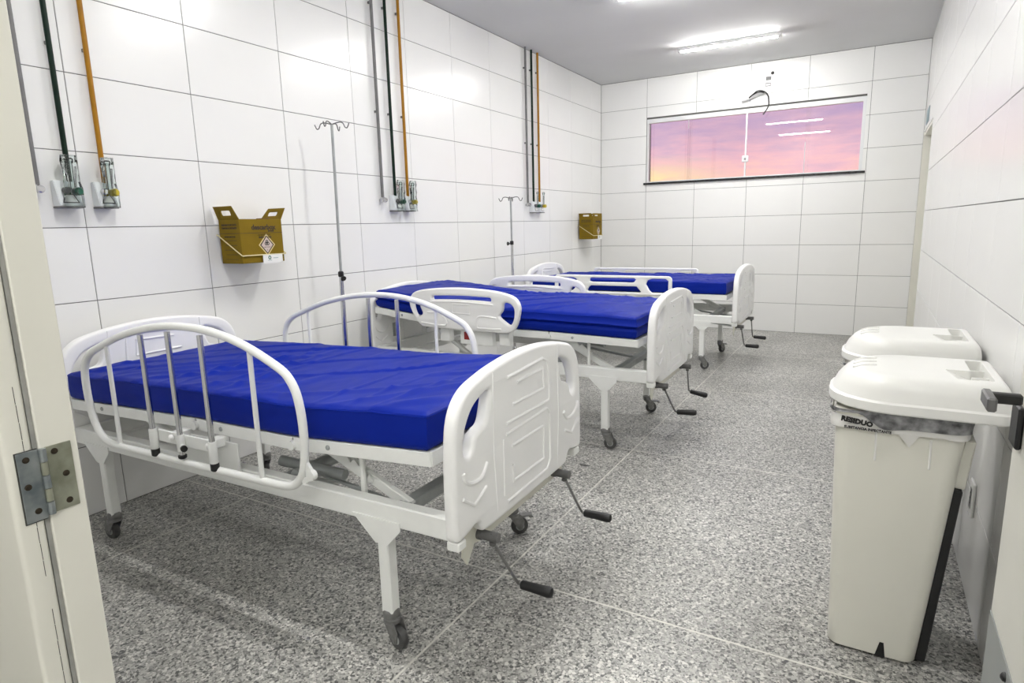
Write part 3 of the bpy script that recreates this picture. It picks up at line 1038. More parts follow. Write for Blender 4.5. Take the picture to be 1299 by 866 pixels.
def bed(loc, yaw, prof, label, guard, cranks, swivels):
    root = empty('hospital_bed', loc, R(yaw))
    tag(root, label, 'bed', 'white hospital beds in a row')
    for s in (-1, 1):
        part('frame_rail', ('fr', s), lambda s=s: frame_rail_bm(s), 'enamel', root)
    for u, w_, z0, z1 in ((-.93, .03, .402, .468), (-.765, .04, .404, .440), (.695, .045, .404, .440), (.20, .04, .404, .44)):
        part('cross_member', ('cm', u), lambda u=u, w_=w_, z0=z0, z1=z1: (lambda bm: (box(bm, u, u + w_, -.358, .358, z0, z1, .003), bm)[1])(BM()), 'greysteel' if u > .1 else 'enamel', root)
    k = 0
    for u in (-.765, .695):
        for s in (-1, 1):
            lg = part('leg', ('leg', u, s), lambda u=u, s=s: leg_bm(u, s), 'enamel', root)
            br = (u > 0) == (s > 0)
            f = part('caster', ('fork', br), lambda br=br: caster_fork_bm(br), 'fork', lg)
            w_ = part('caster_wheel', 'wheel', caster_wheel_bm, 'tyre', lg)
            c = part('wheel_cap', 'wcap', caster_cap_bm, 'greysteel', lg)
            for q in (f, w_, c):
                q.location = (u, s * .380, .0006)
                q.rotation_euler = (0, 0, R(swivels[k]))
            k += 1
    fp = part('foot_panel', 'panel', panel_bm, 'plastic', root)
    part('panel_ribs', 'ribs', rib_bm, 'plastic', fp)
    hp = part('head_panel', 'panel', panel_bm, 'plastic', root)
    hp.rotation_euler = (0, 0, math.pi)
    part('panel_ribs', 'ribs', rib_bm, 'plastic', hp)
    for s in (-1, 1):
        def brk(s=s):
            bm = BM()
            box(bm, -.9345, -.9305, s * .19 - .030, s * .19 + .030, .505, .600, .001)
            box(bm, -.9310, -.9220, s * .19 - .008, s * .19 + .008, .515, .590, .002)
            return bm
        part('bracket_plate', ('bk', s), brk, 'greysteel', hp).rotation_euler = (0, 0, -math.pi)
        def post(s=s):
            bm = BM(); box(bm, .9345, .975, s * .395 - .02, s * .395 + .02, .385, .412, .004); return bm
        part('panel_socket', ('ps', s), post, 'enamel', root)
    def crossplate():
        pts = [(-.335, .43), (.33, .43), (.325, .345), (.30, .338), (-.255, .338), (-.285, .345), (-.325, .296), (-.348, .33)]
        bm = plate(pts, [], .006, .001, 1); to_vz(bm, .938); return bm
    part('cross_plate', 'xplate', crossplate, 'cream', root)
    for v, a in zip((-.262, .245), cranks):
        crank(root, v, *a)
    # deck in three sections
    names = ('backrest_deck', 'seat_deck', 'foot_deck')
    for nm, a, b in zip(names, prof, prof[1:]):
        g = .004
        d = (b[0] - a[0])
        a2 = (a[0] + g, a[1] + (b[1] - a[1]) * g / d)
        b2 = (b[0] - g, b[1] - (b[1] - a[1]) * g / d)
        q = part(nm, ('ds', a, b), lambda a2=a2, b2=b2: deck_sheet_bm(a2, b2), 'enamel', root)
        for s in (-1, 1):
            part('deck_rim', ('dk', a, b, s), lambda a2=a2, b2=b2, s=s: deck_rim_bm(a2, b2, s), 'enamel', q)
        if nm == 'foot_deck':
            def rim_end(b=b):
                bm = BM(); box(bm, b[0] - .008, b[0], -.394, .394, b[1] - .042, b[1], .001); return bm
            part('end_rim', ('er', b), rim_end, 'enamel', q)
        for s in (-1, 1):
            def hinge(b=b, s=s):
                bm = BM(); cyl(bm, (b[0], s * .398, b[1] - .024), (b[0], s * .412, b[1] - .024), .015, 14); return bm
            if nm != 'foot_deck':
                part('hinge_pin', ('hp', b, s), hinge, 'enamel', q)
            def bolt(a=a, b=b, s=s):
                bm = BM()
                u = a[0] + (b[0] - a[0]) * .28
                z = a[1] + (b[1] - a[1]) * .28 - .02
                lathe(bm, [(.008, 0), (.0075, .003), (.004, .005)], (0, 0, 0), 10, 'y')
                bmesh.ops.transform(bm, matrix=Matrix.Translation((u, s * .400, z)) @ Matrix.Diagonal((1, s, 1, 1)), verts=bm.verts); return bm
            part('bolt', ('bt', a, b, s), bolt, 'greysteel', q)
    # raising gear
    zf = prof[2][1]
    for s in (-1, 1):
        def arm(s=s):
            bm = BM(); bar(bm, (.40, s * .30, zf - .05), (.735, s * .30, .422), .022, .034, .003); return bm
        part('lift_arm', ('la', s, zf), arm, 'enamel', root)
        def ratchet(s=s):
            pts = [(.41, zf - .042), (.50, zf - .062), (.515, zf - .085), (.53, zf - .072), (.565, zf - .105), (.575, zf - .125), (.59, zf - .110), (.60, zf - .135), (.58, zf - .140), (.42, zf - .072)]
            bm = plate(pts, [], .005, .0008, 1); to_uz(bm, s * .318); return bm
        part('ratchet_plate', ('rt', s, zf), ratchet, 'enamel', root)
        def peg(s=s):
            bm = BM(); tube(bm, [(.578, s * .335, .605), (.580, s * .335, .440)], .0095, 10); return bm
        part('support_peg', ('sp', s), peg, 'enamel', root)
        def strut(s=s):
            bm = BM(); tube(bm, [(-.54, s * .35, prof[0][1] + (prof[1][1] - prof[0][1]) * .45 - .03), (-.22, s * .33, .452)], .015, 12); return bm
        part('backrest_strut', ('bs', s, prof[0][1]), strut, 'enamel', root)
    def torque():
        bm = BM()
        tube(bm, [(.30, -.352, .462), (.30, .352, .462)], .020, 14)
        tube(bm, [(.18, -.30, .475), (.44, -.27, .458)], .018, 12)
        tube(bm, [(.18, .30, .475), (.44, .27, .458)], .018, 12)
        return bm
    part('torque_tube', 'torque', torque, 'greysteel', root)
    for v in (-.262, .245):
        part('drive_screw', ('screw', v), lambda v=v: (lambda bm: (tube(bm, [(.30, v, .440), (.62, v, .40), (.934, v, .366)], .008, 10), bm)[1])(BM()), 'greysteel', root)
    def motorbox():
        bm = BM(); box(bm, .24, .36, -.30, -.22, .365, .402, .004); return bm
    part('gear_bracket', 'gb', motorbox, 'enamel', root)
    for s in (-1, 1):
        guard(root, s)
    return root

P1 = [(-.925, .590), (-.115, .614), (.36, .616), (.888, .650)]
P2 = [(-.925, .735), (-.100, .648), (.36, .646), (.885, .634)]
P3 = [(-.925, .640), (-.100, .642), (.36, .642), (.888, .640)]
B1, B2, B3 = ((1.10, -5.79, 0), 1.2), ((1.06, -3.93, 0), .5), ((1.085, -1.785, 0), .3)
bed(B1[0], B1[1], P1, 'nearest white hospital bed with bent tube guard rails and chrome posts', guard_tubular, ((34, 0), (38, 0)), (185, 170, -12, 40))
bed(B2[0], B2[1], P2, 'middle white hospital bed with moulded plastic guard panels, backrest slightly raised', guard_moulded, ((45, 5), (43, -9)), (200, 175, 12, 20))
bed(B3[0], B3[1], P3, 'farthest white hospital bed with flat barred guards, below the window', guard_flat, ((46, 0), (44, -3)), (160, 190, 25, 60))
mattress(B1[0], R(B1[1]), P1, .112, .405, -.905, .882, 1, 'blue vinyl mattress with fine creases on the nearest bed', bulge=.002)
mattress(B2[0], R(B2[1]), P2, .118, .402, -.895, .872, 2, 'blue vinyl mattress with a side seam on the middle bed, head end raised', seam=True, dome=.030, bulge=.008)
mattress(B3[0], R(B3[1]), P3, .104, .402, -.895, .878, 3, 'flat blue vinyl mattress on the farthest bed under the window', bulge=.005)

# ================================================================== IV stands
def iv_stand(loc, top, clamp, lean, label, knob_dir):
    e = empty('iv_stand', loc)
    tag(e, label, 'drip stand', 'chrome drip stands by the left wall')
    bm = BM()
    for k in range(4):
        a = R(45 + 90 * k)
        r_ = .20
        tube(bm, smooth_path([(0, 0, .115), (.05 * math.cos(a), .05 * math.sin(a), .105), (r_ * math.cos(a), r_ * math.sin(a), .055)], 4), .010, 10)
    lathe(bm, [(.018, .09), (.020, .095), (.020, .15), (.016, .155)], (0, 0, 0), 16)
    obj('base', bm, 'chrome', e)
    for k in range(4):
        a = R(45 + 90 * k)
        bm = BM()
        c = Vector((.20 * math.cos(a), .20 * math.sin(a), 0))
        lathe(bm, [(.008, -.011), (.020, -.010), (.022, -.006), (.022, .006), (.020, .010), (.008, .011)], c + Vector((0, 0, .0226)), 16, 'y')
        cyl(bm, c + Vector((0, 0, .03)), c + Vector((0, 0, .058)), .008, 10)
        obj('castor', bm, 'tyre', e)
    bm = BM(); tube(bm, [(0, 0, .12), (lean * clamp, 0, clamp)], .0125, 16); obj('lower_tube', bm, 'chrome', e)
    bm = BM(); tube(bm, [(lean * clamp, 0, clamp - .05), (lean * top, 0, top)], .0080, 14); obj('upper_tube', bm, 'greysteel', e)
    bm = BM(); lathe(bm, [(.014, clamp - .012), (.0165, clamp - .008), (.0165, clamp + .016), (.011, clamp + .022)], (lean * clamp, 0, 0), 16); obj('collar', bm, 'black', e)
    bm = BM()
    k0 = Vector((lean * clamp, 0, clamp - .002)); kd = Vector(knob_dir)
    cyl(bm, k0 + kd * .012, k0 + kd * .030, .004, 8)
    cyl(bm, k0 + kd * .028, k0 + kd * .044, .012, 14, .017)
    obj('clamp_knob', bm, 'black', e)
    hooks = BM()
    for k in range(4):
        a = R(20 + 90 * k)
        d = Vector((math.cos(a), math.sin(a), 0))
        t = Vector((lean * top, 0, top))
        tube(hooks, smooth_path([t, t + d * .045 + Vector((0, 0, .010)), t + d * .068 + Vector((0, 0, .005)), t + d * .080 + Vector((0, 0, -.018)), t + d * .094 + Vector((0, 0, -.022)), t + d * .106 + Vector((0, 0, .002))], 5), .0032, 8)
    obj('hook_cross', hooks, 'darksteel', e)
    return e
iv_stand((.185, -4.68, 0), 1.843, .975, .018, 'tall chrome drip stand with four hooks behind the nearest bed', (.75, -.3, -.45))
iv_stand((.205, -2.60, 0), 1.478, 1.088, -.003, 'shorter chrome drip stand behind the middle bed, black knob on its left', (-.55, -.8, 0))

# ================================================================== gas pipes and outlets
def pipe(y, z, color, label, group, fitting=False, yt=None, r=.0105):
    e = empty('gas_pipe', (.030, y, z))
    tag(e, label, 'pipe', group)
    yt = y if yt is None else yt
    bm = BM(); tube(bm, [(.026, y, z), (.026, yt, CH - .001)], r, 12); obj('tube', bm, color, e, off=e.location)
    n = 0
    for zc in (2.70, 2.02):
        yy = y + (yt - y) * (zc - z) / (CH - z)
        if fitting is not None:
            bm = BM(); box(bm, .0005, .020, yy - .006, yy + .006, zc - .007, zc + .007, .001); obj('clip', bm, 'pgrey', e, off=e.location)
    if fitting:
        bm = BM()
        lathe(bm, [(.012, z - .030), (.017, z - .026), (.017, z - .002), (.012, z + .004)], (.026, y, 0), 14)
        cyl(bm, (.0005, y, z - .015), (.044, y, z - .015), .0105, 14)
        lathe(bm, [(.016, .042), (.018, .045), (.015, .056), (.008, .058)], (0, y, z - .015), 14, 'x')
        obj('end_fitting', bm, 'chrome', e, off=e.location)
    return e
def gas_outlet(y, z, kind, label, wrap=True, s=1.0, sw=1.0):
    """white wedge shaped wall outlet with knob, trapezoid label and a flow tube in film"""
    e = empty('gas_outlet', (0, y, z))
    tag(e, label, 'gas outlet', 'wall gas outlets')
    w = .044 * sw
    h0, h1 = 0.0, .108
    bm = BM()
    # wedge: thin at top, deep at bottom, bottom edge turned back
    prof = [(.0006, h1), (.028, h1), (.060, h0 + .012), (.056, h0), (.0006, h0 + .004)]
    A = [bm.verts.new((x, -w, zz_)) for x, zz_ in prof]
    B = [bm.verts.new((x, w, zz_)) for x, zz_ in prof]
    for i in range(5):
        bm.faces.new((A[i], A[(i + 1) % 5], B[(i + 1) % 5], B[i]))
    bm.faces.new(A); bm.faces.new(B[::-1])
    bmesh.ops.bevel(bm, geom=list(bm.edges), offset=.003, segments=2, affect='EDGES')
    obj('body', bm, 'outlet', e)
    bm = BM(); box(bm, .0006, .063, -w - .002, w + .002, -.006, .002, .002); obj('bottom_lip', bm, 'pgrey', e)
    # label plate on the sloping face
    sl = math.atan2(.032, .096)
    mt = Matrix.Translation((.0535, 0, .032)) @ Matrix.Rotation(-sl, 4, 'Y')
    def tri(name, pts, t, m):
        bm = BM()
        a = [bm.verts.new(mt @ Vector((t, q[0] * sw, q[1]))) for q in pts]
        b = [bm.verts.new(mt @ Vector((t + .0012, q[0] * sw, q[1]))) for q in pts]
        n = len(pts)
        for i in range(n):
            bm.faces.new((a[i], a[(i + 1) % n], b[(i + 1) % n], b[i]))
        bm.faces.new(a); bm.faces.new(b[::-1])
        return obj(name, bm, m, e, smooth=False)
    tri('label_border', [(-.032, -.018), (.032, -.018), (.018, .020), (-.018, .020)], .0006, 'inkblack')
    tri('label_plate', [(-.026, -.0145), (.026, -.0145), (.0145, .0165), (-.0145, .0165)], .0014, 'paper')
    km = 'knobgreen' if kind == 'green' else 'knobyellow'
    bm = BM()
    lathe(bm, [(.012, .044), (.014, .048), (.014, .064), (.010, .068)], (0, -.012 * sw, .066), 16, 'x')
    obj('socket', bm, 'darksteel' if kind == 'green' else 'chrome', e)
    bm = BM()
    lathe(bm, [(.009, .046), (.016, .056), (.017, .084), (.012, .090)], (0, .024 * sw, .062), 16, 'x')
    obj('knob', bm, km, e)
    bm = BM()
    tube(bm, [(.066, .010 * sw, .070), (.066, .012 * sw, .185)], .0085, 14)
    lathe(bm, [(.010, .0), (.013, .006), (.013, .018), (.008, .022)], (.066, .012 * sw, .176), 14)
    obj('flow_tube', bm, 'film', e)
    bm = BM(); tube(bm, [(.058, .026 * sw, .074), (.058, .034 * sw, .165)], .0045, 10); obj('meter_rod', bm, 'chrome', e)
    if wrap:
        bm = BM()
        rings = []
        for k in range(9):
            zz_ = -.004 + .212 * k / 8
            ring = []
            for j in range(18):
                a = 2 * math.pi * j / 18
                nn = 1 + .30 * noise.noise(Vector((math.cos(a) * 2.4, math.sin(a) * 2.4, k * .9 + y)))
                ring.append((.070 + .022 * math.cos(a) * nn, .008 + (.036 if k < 4 else .030) * math.sin(a) * nn * sw, zz_ + .005 * noise.noise(Vector((a, k, y)))))
            rings.append(ring)
        loft(bm, rings)
        obj('plastic_wrap', bm, 'film', e, ang=12)
    return e
GP = 'medical gas pipes on the left wall'
pipe(-6.138, 1.450, 'pgrey', 'grey gas pipe ending in a bare fitting beside the door frame', GP, True)
pipe(-6.015, 1.470, 'pgreen', 'dark green gas pipe leftmost on the wall, above the leftmost outlet', GP)
pipe(-5.875, 1.470, 'pyellow', 'amber gas pipe leftmost on the wall, left of the nearest sharps box', GP)
pipe(-4.062, 1.452, 'pgrey', 'grey gas pipe ending in a bare fitting above the middle bed', GP, True)
pipe(-3.930, 1.470, 'pgreen', 'dark green gas pipe above the middle bed', GP)
pipe(-3.790, 1.470, 'pyellow', 'amber gas pipe above the middle bed', GP)
pipe(-1.960, 1.452, 'pgrey', 'grey gas pipe ending in a bare fitting near the far corner', GP, True)
pipe(-1.840, 1.470, 'pgreen', 'dark green gas pipe of the farthest trio near the corner', GP)
pipe(-1.712, 1.470, 'pyellow', 'amber gas pipe of the farthest trio near the corner', GP)
gas_outlet(-6.035, 1.366, 'green', 'white gas outlet with green knob in clear film, leftmost')
gas_outlet(-5.885, 1.366, 'yellow', 'white gas outlet with yellow knob in clear film, left of the nearest sharps box', sw=.85)
gas_outlet(-3.925, 1.366, 'green', 'white gas outlet with green knob under the middle dark green pipe')
gas_outlet(-3.790, 1.366, 'yellow', 'white gas outlet with yellow knob under the middle amber pipe', sw=.85)
gas_outlet(-1.840, 1.366, 'green', 'white gas outlet under the farthest dark green pipe', wrap=False)
gas_outlet(-1.712, 1.366, 'yellow', 'white gas outlet under the farthest amber pipe', wrap=False, sw=.85)

# ================================================================== sharps boxes
def sharps(y0, y1, d, z0, z1, label, open_flaps):
    yc = (y0 + y1) / 2
    e = empty('sharps_box', (0, yc, z0))
    tag(e, label, 'sharps box', 'mustard cardboard sharps boxes on the left wall')
    L = e.location
    x0 = .018
    bm = BM()
    box(bm, x0, d, y0, y1, z0, z1, .002, 1)
    # open the top
    top = [f for f in bm.faces if f.normal.z > .9 and f.calc_area() > .01]
    obj('carton', bm, 'card', e, off=L)
    # closing panels of the lid, and a crease around the body
    bm = BM(); box(bm, x0 + .004, d - .004, y0 + .004, y1 - .004, z1 - .0002, z1 + .0012); obj('lid', bm, 'cardin', e, off=L)
    zc = z0 + (z1 - z0) * .68
    bm = BM()
    box(bm, d, d + .0006, y0 + .002, y1 - .002, zc, zc + .0022)
    box(bm, x0 + .002, d - .002, y0 - .0006, y0, zc, zc + .0022)
    obj('crease', bm, 'ink', e, off=L, smooth=False)
    # handle flaps
    def flap(y, sgn, tilt, h):
        wd = d - x0
        out = [(x0, 0), (d, 0), (d - .022, h), (x0 - .004, h)] if sgn < 0 else [(x0, 0), (d, 0), (d - .002, h), (x0 + .030, h)]
        hl = [(p[0], p[1]) for p in rrect(x0 + wd * .28, x0 + wd * .72, h * .30, h * .68, .008, 3)]
        bm = plate(out, [hl], .004, .0006, 1)
        # plate (x, height, thick) -> x, y, z with tilt outwards
        mtx = Matrix.Translation((0, y, z1)) @ Matrix.Rotation(-sgn * tilt, 4, 'X') @ Matrix(((1, 0, 0, 0), (0, 0, -1, 0), (0, 1, 0, 0), (0, 0, 0, 1)))
        bmesh.ops.transform(bm, matrix=mtx, verts=bm.verts)
        return obj('handle_flap', bm, 'card', e, off=L)
    if open_flaps:
        flap(y0 + .002, -1, R(18), .070)
        flap(y1 - .002, 1, R(30), .068)
        bm = BM(); box(bm, d - .05, d - .002, yc + .012, yc + .060, z1 + .001, z1 + .005, .001); obj('torn_tab', bm, 'cardin', e, off=L)
    else:
        flap(y0 + .002, -1, R(3), .052)
        flap(y1 - .002, 1, R(-2), .050)
        bm = BM()
        b2 = plate([(y0, 0), (y1, 0), (y1 - .004, .050), (y0 + .004, .050)], [[(p[0], p[1]) for p in rrect(yc - .075, yc + .015, .018, .032, .006, 3)]], .004, .0006, 1)
        bmesh.ops.transform(b2, matrix=Matrix(((0, 0, 1, d - .004), (1, 0, 0, 0), (0, 1, 0, z1), (0, 0, 0, 1))), verts=b2.verts)
        obj('front_flap', b2, 'card', e, off=L)
        bm.free()
    # wire holder
    zs = z0 + (z1 - z0) * .66
    zf = z0 + .042
    bm = BM()
    tube(bm, [(.002, y0 - .006, zs), (.014, y0 - .006, zs - .004), (d + .006, y0 - .006, zf), (d + .008, y0 - .003, zf - .002), (d + .008, y1 + .003, zf - .002), (d + .006, y1 + .006, zf), (.014, y1 + .006, zs - .004), (.002, y1 + .006, zs)], .0030, 8)
    obj('wire_holder', bm, 'wire', e, off=L)
    # front print: wordmark, hazard diamond, white sticker
    RX_ = (R(90), 0, R(90))
    yl = y0 + (y1 - y0) * .55
    text('print', 'descarbox', .036, (d + .0004, yl, z1 - .042), RX_, 'ink', e, off=L, bold=.0014)
    text('print', 'brasil', .017, (d + .0004, yl + .045, z1 - .060), RX_, 'ink', e, off=L, bold=.0006)
    text('print', 'PERFUROCORTANTE', .0085, (d + .0004, yl, zc - .0095), RX_, 'ink', e, off=L)
    text('print', 'INFECTANTE', .0135, (d + .0004, yl + .005, zc - .0225), RX_, 'ink', e, off=L, bold=.0006)
    bm = BM()
    sq = .050
    cz = z0 + .091
    cyb = yl + .012
    for a, b in (((cyb - sq * .2, z1 - .025), 0),):
        pass
    def dia(name, hw, hh, t, m):
        bm = BM()
        pts = [(cyb - hw, cz), (cyb, cz - hh), (cyb + hw, cz), (cyb, cz + hh)]
        a = [bm.verts.new((d + t, q[0], q[1])) for q in pts]
        b = [bm.verts.new((d + t + .0004, q[0], q[1])) for q in pts]
        for i in range(4):
            bm.faces.new((a[i], a[(i + 1) % 4], b[(i + 1) % 4], b[i]))
        bm.faces.new(a); bm.faces.new(b[::-1])
        obj(name, bm, m, e, off=L, smooth=False)
    dia('hazard_diamond', .052, .058, .0002, 'cream_paper')
    dia('diamond_border', .044, .049, .0006, 'ink')
    dia('diamond_field', .036, .042, .0010, 'pink_paper')
    # biohazard trefoil
    bm = BM()
    for k in range(3):
        a = R(90 + 120 * k)
        cc = Vector((d + .0016, cyb + .0072 * math.cos(a), cz + .010 + .0072 * math.sin(a)))
        tube(bm, [cc + Vector((0, .0068 * math.cos(R(t)), .0068 * math.sin(R(t)))) for t in range(0, 360, 30)], .0022, 6, True)
    tube(bm, [Vector((d + .0016, cyb + .0055 * math.cos(R(t)), cz + .010 + .0055 * math.sin(R(t)))) for t in range(0, 360, 40)], .0016, 6, True)
    bmesh.ops.scale(bm, vec=(.15, 1, 1), verts=bm.verts, space=Matrix.Translation((-(d + .0016), 0, 0)))
    obj('biohazard_mark', bm, 'inkblack', e, off=L)
    text('print', 'INFECTANTE', .0068, (d + .0016, cyb, cz - .012), RX_, 'ink', e, off=L)
    text('print', '6', .010, (d + .0016, cyb, cz - .027), RX_, 'ink', e, off=L)
    bm = BM(); sy0, sy1 = yl - .028, yl + .098
    sy1 = min(sy1, y1 - .012)
    box(bm, d + .0095, d + .0105, sy0, sy1, z0 - .006, z0 + .042, .0002); obj('sticker', bm, 'paper', e, off=L)
    bm = BM(); tube(bm, [Vector((d + .0108, sy0 + .042 + .007 * math.cos(R(t)), z0 + .024 + .008 * math.sin(R(t)))) for t in range(0, 360, 30)], .0028, 6, True)
    bmesh.ops.scale(bm, vec=(.1, 1, 1), verts=bm.verts, space=Matrix.Translation((-(d + .0108), 0, 0)))
    obj('sticker_emblem', bm, 'greenink', e, off=L)
    bm = BM()
    box(bm, d + .0106, d + .0109, sy0 + .030, sy0 + .055, z0 + .008, z0 + .011)
    box(bm, d + .0106, d + .0109, sy0 + .064, sy0 + .096, z0 + .019, z0 + .022)
    obj('sticker_lines', bm, 'bluegrey', e, off=L, smooth=False)
    # side print
    RS = (R(90), 0, 0)
    xc = (x0 + d) / 2
    text('print', 'PERFUROCORTANTE', .0125, (xc, y0 - .0004, z1 - .028), RS, 'ink', e, off=L, bold=.0005)
    text('print', 'PERFUROCORTANTE', .0125, (xc, y0 - .0004, z1 - .044), RS, 'ink', e, off=L, bold=.0005)
    text('print', 'INSTRUCOES DE USO', .009, (xc, y0 - .0004, zc - .016), RS, 'ink', e, off=L, bold=.0005)
    bm = BM()
    for k in range(5):
        zz_ = zc - .036 - k * .024
        box(bm, x0 + .03 + .01 * (k % 2), d - .03, y0 - .0006, y0 - .0001, zz_, zz_ + .0022)
    obj('print_lines', bm, 'ink', e, off=L, smooth=False)
    return e
sharps(-5.335, -5.070, .182, 1.083, 1.308, 'mustard cardboard sharps box with both handle flaps up, above the nearest bed', True)
sharps(-.715, -.440, .190, 1.066, 1.308, 'mustard cardboard sharps box with closed flaps in the far corner', False)

# ================================================================== pedal bins
def bin_lid_mesh(dx, dy, hl):
    """local: x from 0 (front) to dx (wall side), y -dy/2..dy/2, z from 0"""
    def ring(f, iy, b, z, r, rl):
        """f front inset, iy side inset, b inset at the wall side"""
        return [(x, y, z) for x, y in rrect(f, dx - b, -dy / 2 + iy, dy / 2 - iy, r, 6, rl)]
    H = hl
    rings = [ring(.004, .003, .003, .000, .024, .150), ring(.000, .000, .000, .004, .024, .155), ring(.000, .000, .000, .026, .024, .155), ring(.003, .003, .001, .028, .024, .155), ring(.008, .006, .001, .031, .024, .153),
             ring(.020, .010, .003, H * .60, .024, .148), ring(.036, .016, .006, H * .80, .022, .140), ring(.054, .024, .012, H * .93, .020, .130), ring(.076, .036, .020, H, .018, .116), ring(.12, .07, .05, H + .002, .015, .09)]
    bm = BM()
    loft(bm, rings)
    return bm
def pedal_bin(loc, label, liner_label, near):
    e = empty('pedal_bin', loc)
    tag(e, label, 'bin', 'white pedal bins by the right wall')
    bw, bd = .30, .325
    bm = BM()
    rings = []
    for t, r_ in ((0, .030), (.006, .036), (.10, .036), (.5, .037), (.93, .038), (1, .038)):
        z = .006 + .716 * t
        ins = .004 if t == 0 else 0
        x0, x1 = .022 * (1 - t) + .002 + ins, .246 + .061 * t - ins
        y0, y1 = -bd / 2 + .018 * (1 - t) + ins, bd / 2 - .018 * (1 - t) - ins
        rings.append([(x, y, z) for x, y in rrect(x0, x1, y0, y1, r_, 5)])
    loft(bm, rings)
    body = obj('body', bm, 'binplast', e)
    # moulded ribs on both broad sides and foot notch
    for s in (-1, 1):
        bm = BM()
        for x, z0 in ((.105, .594), (.228, .590)):
            tube(bm, [(x, s * (bd / 2 - .0035), z0), (x - .002, s * (bd / 2 - .0010), z0 + .08)], .0032, 6)
        obj('side_rib', bm, 'lidplast', body)
    bm = BM()
    a = [(.146, .006), (.172, .006), (.166, .052), (.156, .052)]
    for s in (-1,):
        va = [bm.verts.new((x, s * (bd / 2 - .0205), z)) for x, z in a]
        vb = [bm.verts.new((x, s * (bd / 2 - .0165 - .018 * (z / .72) * -1) - s * 0.0, z)) for x, z in a]
        for i in range(4):
            bm.faces.new((va[i], va[(i + 1) % 4], vb[(i + 1) % 4], vb[i]))
        bm.faces.new(va); bm.faces.new(vb[::-1])
    obj('foot_notch', bm, 'inkblack', body, smooth=False)
    # black back strip carrying the wheels
    bm = BM()
    bar(bm, (.256, 0, .012), (.298, 0, .53), .25, .024, .003, up=Vector((1, 0, 0)))
    obj('back_strip', bm, 'black', e)
    bm = BM()
    bar(bm, (.302, 0, .53), (.316, 0, .664), .22, .026, .003, up=Vector((1, 0, 0)))
    obj('back_spine', bm, 'binplast', e)
    # lid with a hand hole
    bm = bin_lid_mesh(.408, .375, .096)
    me = bpy.data.meshes.new('lid'); bmesh.ops.recalc_face_normals(bm, faces=bm.faces); bm.to_mesh(me); bm.free()
    lid = link('lid', me, 'lidplast', e)
    def cutter(lo, hi):
        c = BM(); loft(c, [lo, hi]); bmesh.ops.recalc_face_normals(c, faces=c.faces)
        cme = bpy.data.meshes.new('cut'); c.to_mesh(cme); c.free()
        co = bpy.data.objects.new('cut', cme); COL.objects.link(co)
        return co
    # grip pocket towards the wall side, and a shallow thumb recess before it
    c1 = cutter([(x, y, .045) for x, y in rrect(.334, .366, -.120, .120, .008, 3)], [(x, y, .13) for x, y in rrect(.330, .374, -.128, .128, .010, 3)])
    c2 = cutter([(.292, -.128, .096), (.338, -.128, .070), (.338, -.02, .070), (.276, -.02, .097)], [(.292, -.130, .14), (.338, -.130, .14), (.338, -.02, .14), (.276, -.02, .14)])
    lid.parent = None
    for c_ in (c1, c2):
        md = lid.modifiers.new('b', 'BOOLEAN'); md.object = c_; md.operation = 'DIFFERENCE'; md.solver = 'EXACT'
    dg = bpy.context.evaluated_depsgraph_get()
    nm = bpy.data.meshes.new_from_object(lid.evaluated_get(dg))
    lid.modifiers.clear()
    lid.data = nm
    nm.shade_smooth(); nm.set_sharp_from_angle(angle=R(32))
    for c_ in (c1, c2):
        bpy.data.objects.remove(c_)
    lid.parent = e
    lid.location = (-.022, 0, .733)
    # ribs across the pocket and a raised skirt line
    bm = BM()
    for y in (-.045, .045):
        box(bm, .332, .370, y - .003, y + .003, .047, .086, 0)
    o = obj('pocket_rib', bm, 'lidplast', lid)
    bm = BM()
    for k in range(3):
        y = -.055 + .05 * k
        tube(bm, smooth_path([(.058, y, .0905), (.085, y + .012, .0968), (.115, y + .018, .0985)], 4), .004, 6)
    obj('thumb_ridge', bm, 'lidplast', lid)
    # liner
    lin_ = empty('bin_liner', (loc[0], loc[1], .67))
    tag(lin_, liner_label, 'bin bag', 'bin bags folded over the bins')
    def skirt(z0, z1, out, amp, seed, rise=0.0):
        bm = BM()
        base = rrect(-.002 - out, .306 + out, -bd / 2 - out, bd / 2 + out, .042, 8)
        pts = []
        n = len(base)
        for i in range(n):
            p, q = Vector(base[i] + (0,)), Vector(base[(i + 1) % n] + (0,))
            m_ = max(1, int((q - p).length / .012))
            for k in range(m_):
                pts.append(p.lerp(q, k / m_))
        c = Vector((.146, 0, 0))
        rows = []
        for k in range(6):
            t = k / 5
            row = []
            for p in pts:
                a = math.atan2(p.y, p.x - .146)
                nn = noise.noise(Vector((p.x * 26 + seed, p.y * 26, t * 2.6)))
                z0_ = z0 + rise * max(0.0, min(1.0, (.115 - p.x) / .05)) - rise * .25 * math.exp(-((p.x - .13) / .03) ** 2)
                zz_ = z0_ + (z1 - z0_) * t + (1 - t) * amp * 1.8 * noise.noise(Vector((p.x * 11, p.y * 11, seed)))
                d = (p - c).normalized()
                # follow the taper of the body so the film lies outside of it
                row.append((p.x + d.x * (amp * nn + .003), p.y + d.y * (amp * nn + .003), zz_ - .67))
            rows.append(row)
        loft(bm, rows, False, False)
        return bm
    o = obj('outer_bag', skirt(.677, .714, .004, .0028, 2.0), 'bagwhite', lin_, ang=60)
    o2 = obj('inner_bag', skirt(.694, .7315, .0075, .0030, 7.0, .026), 'bagdark', lin_, ang=20)
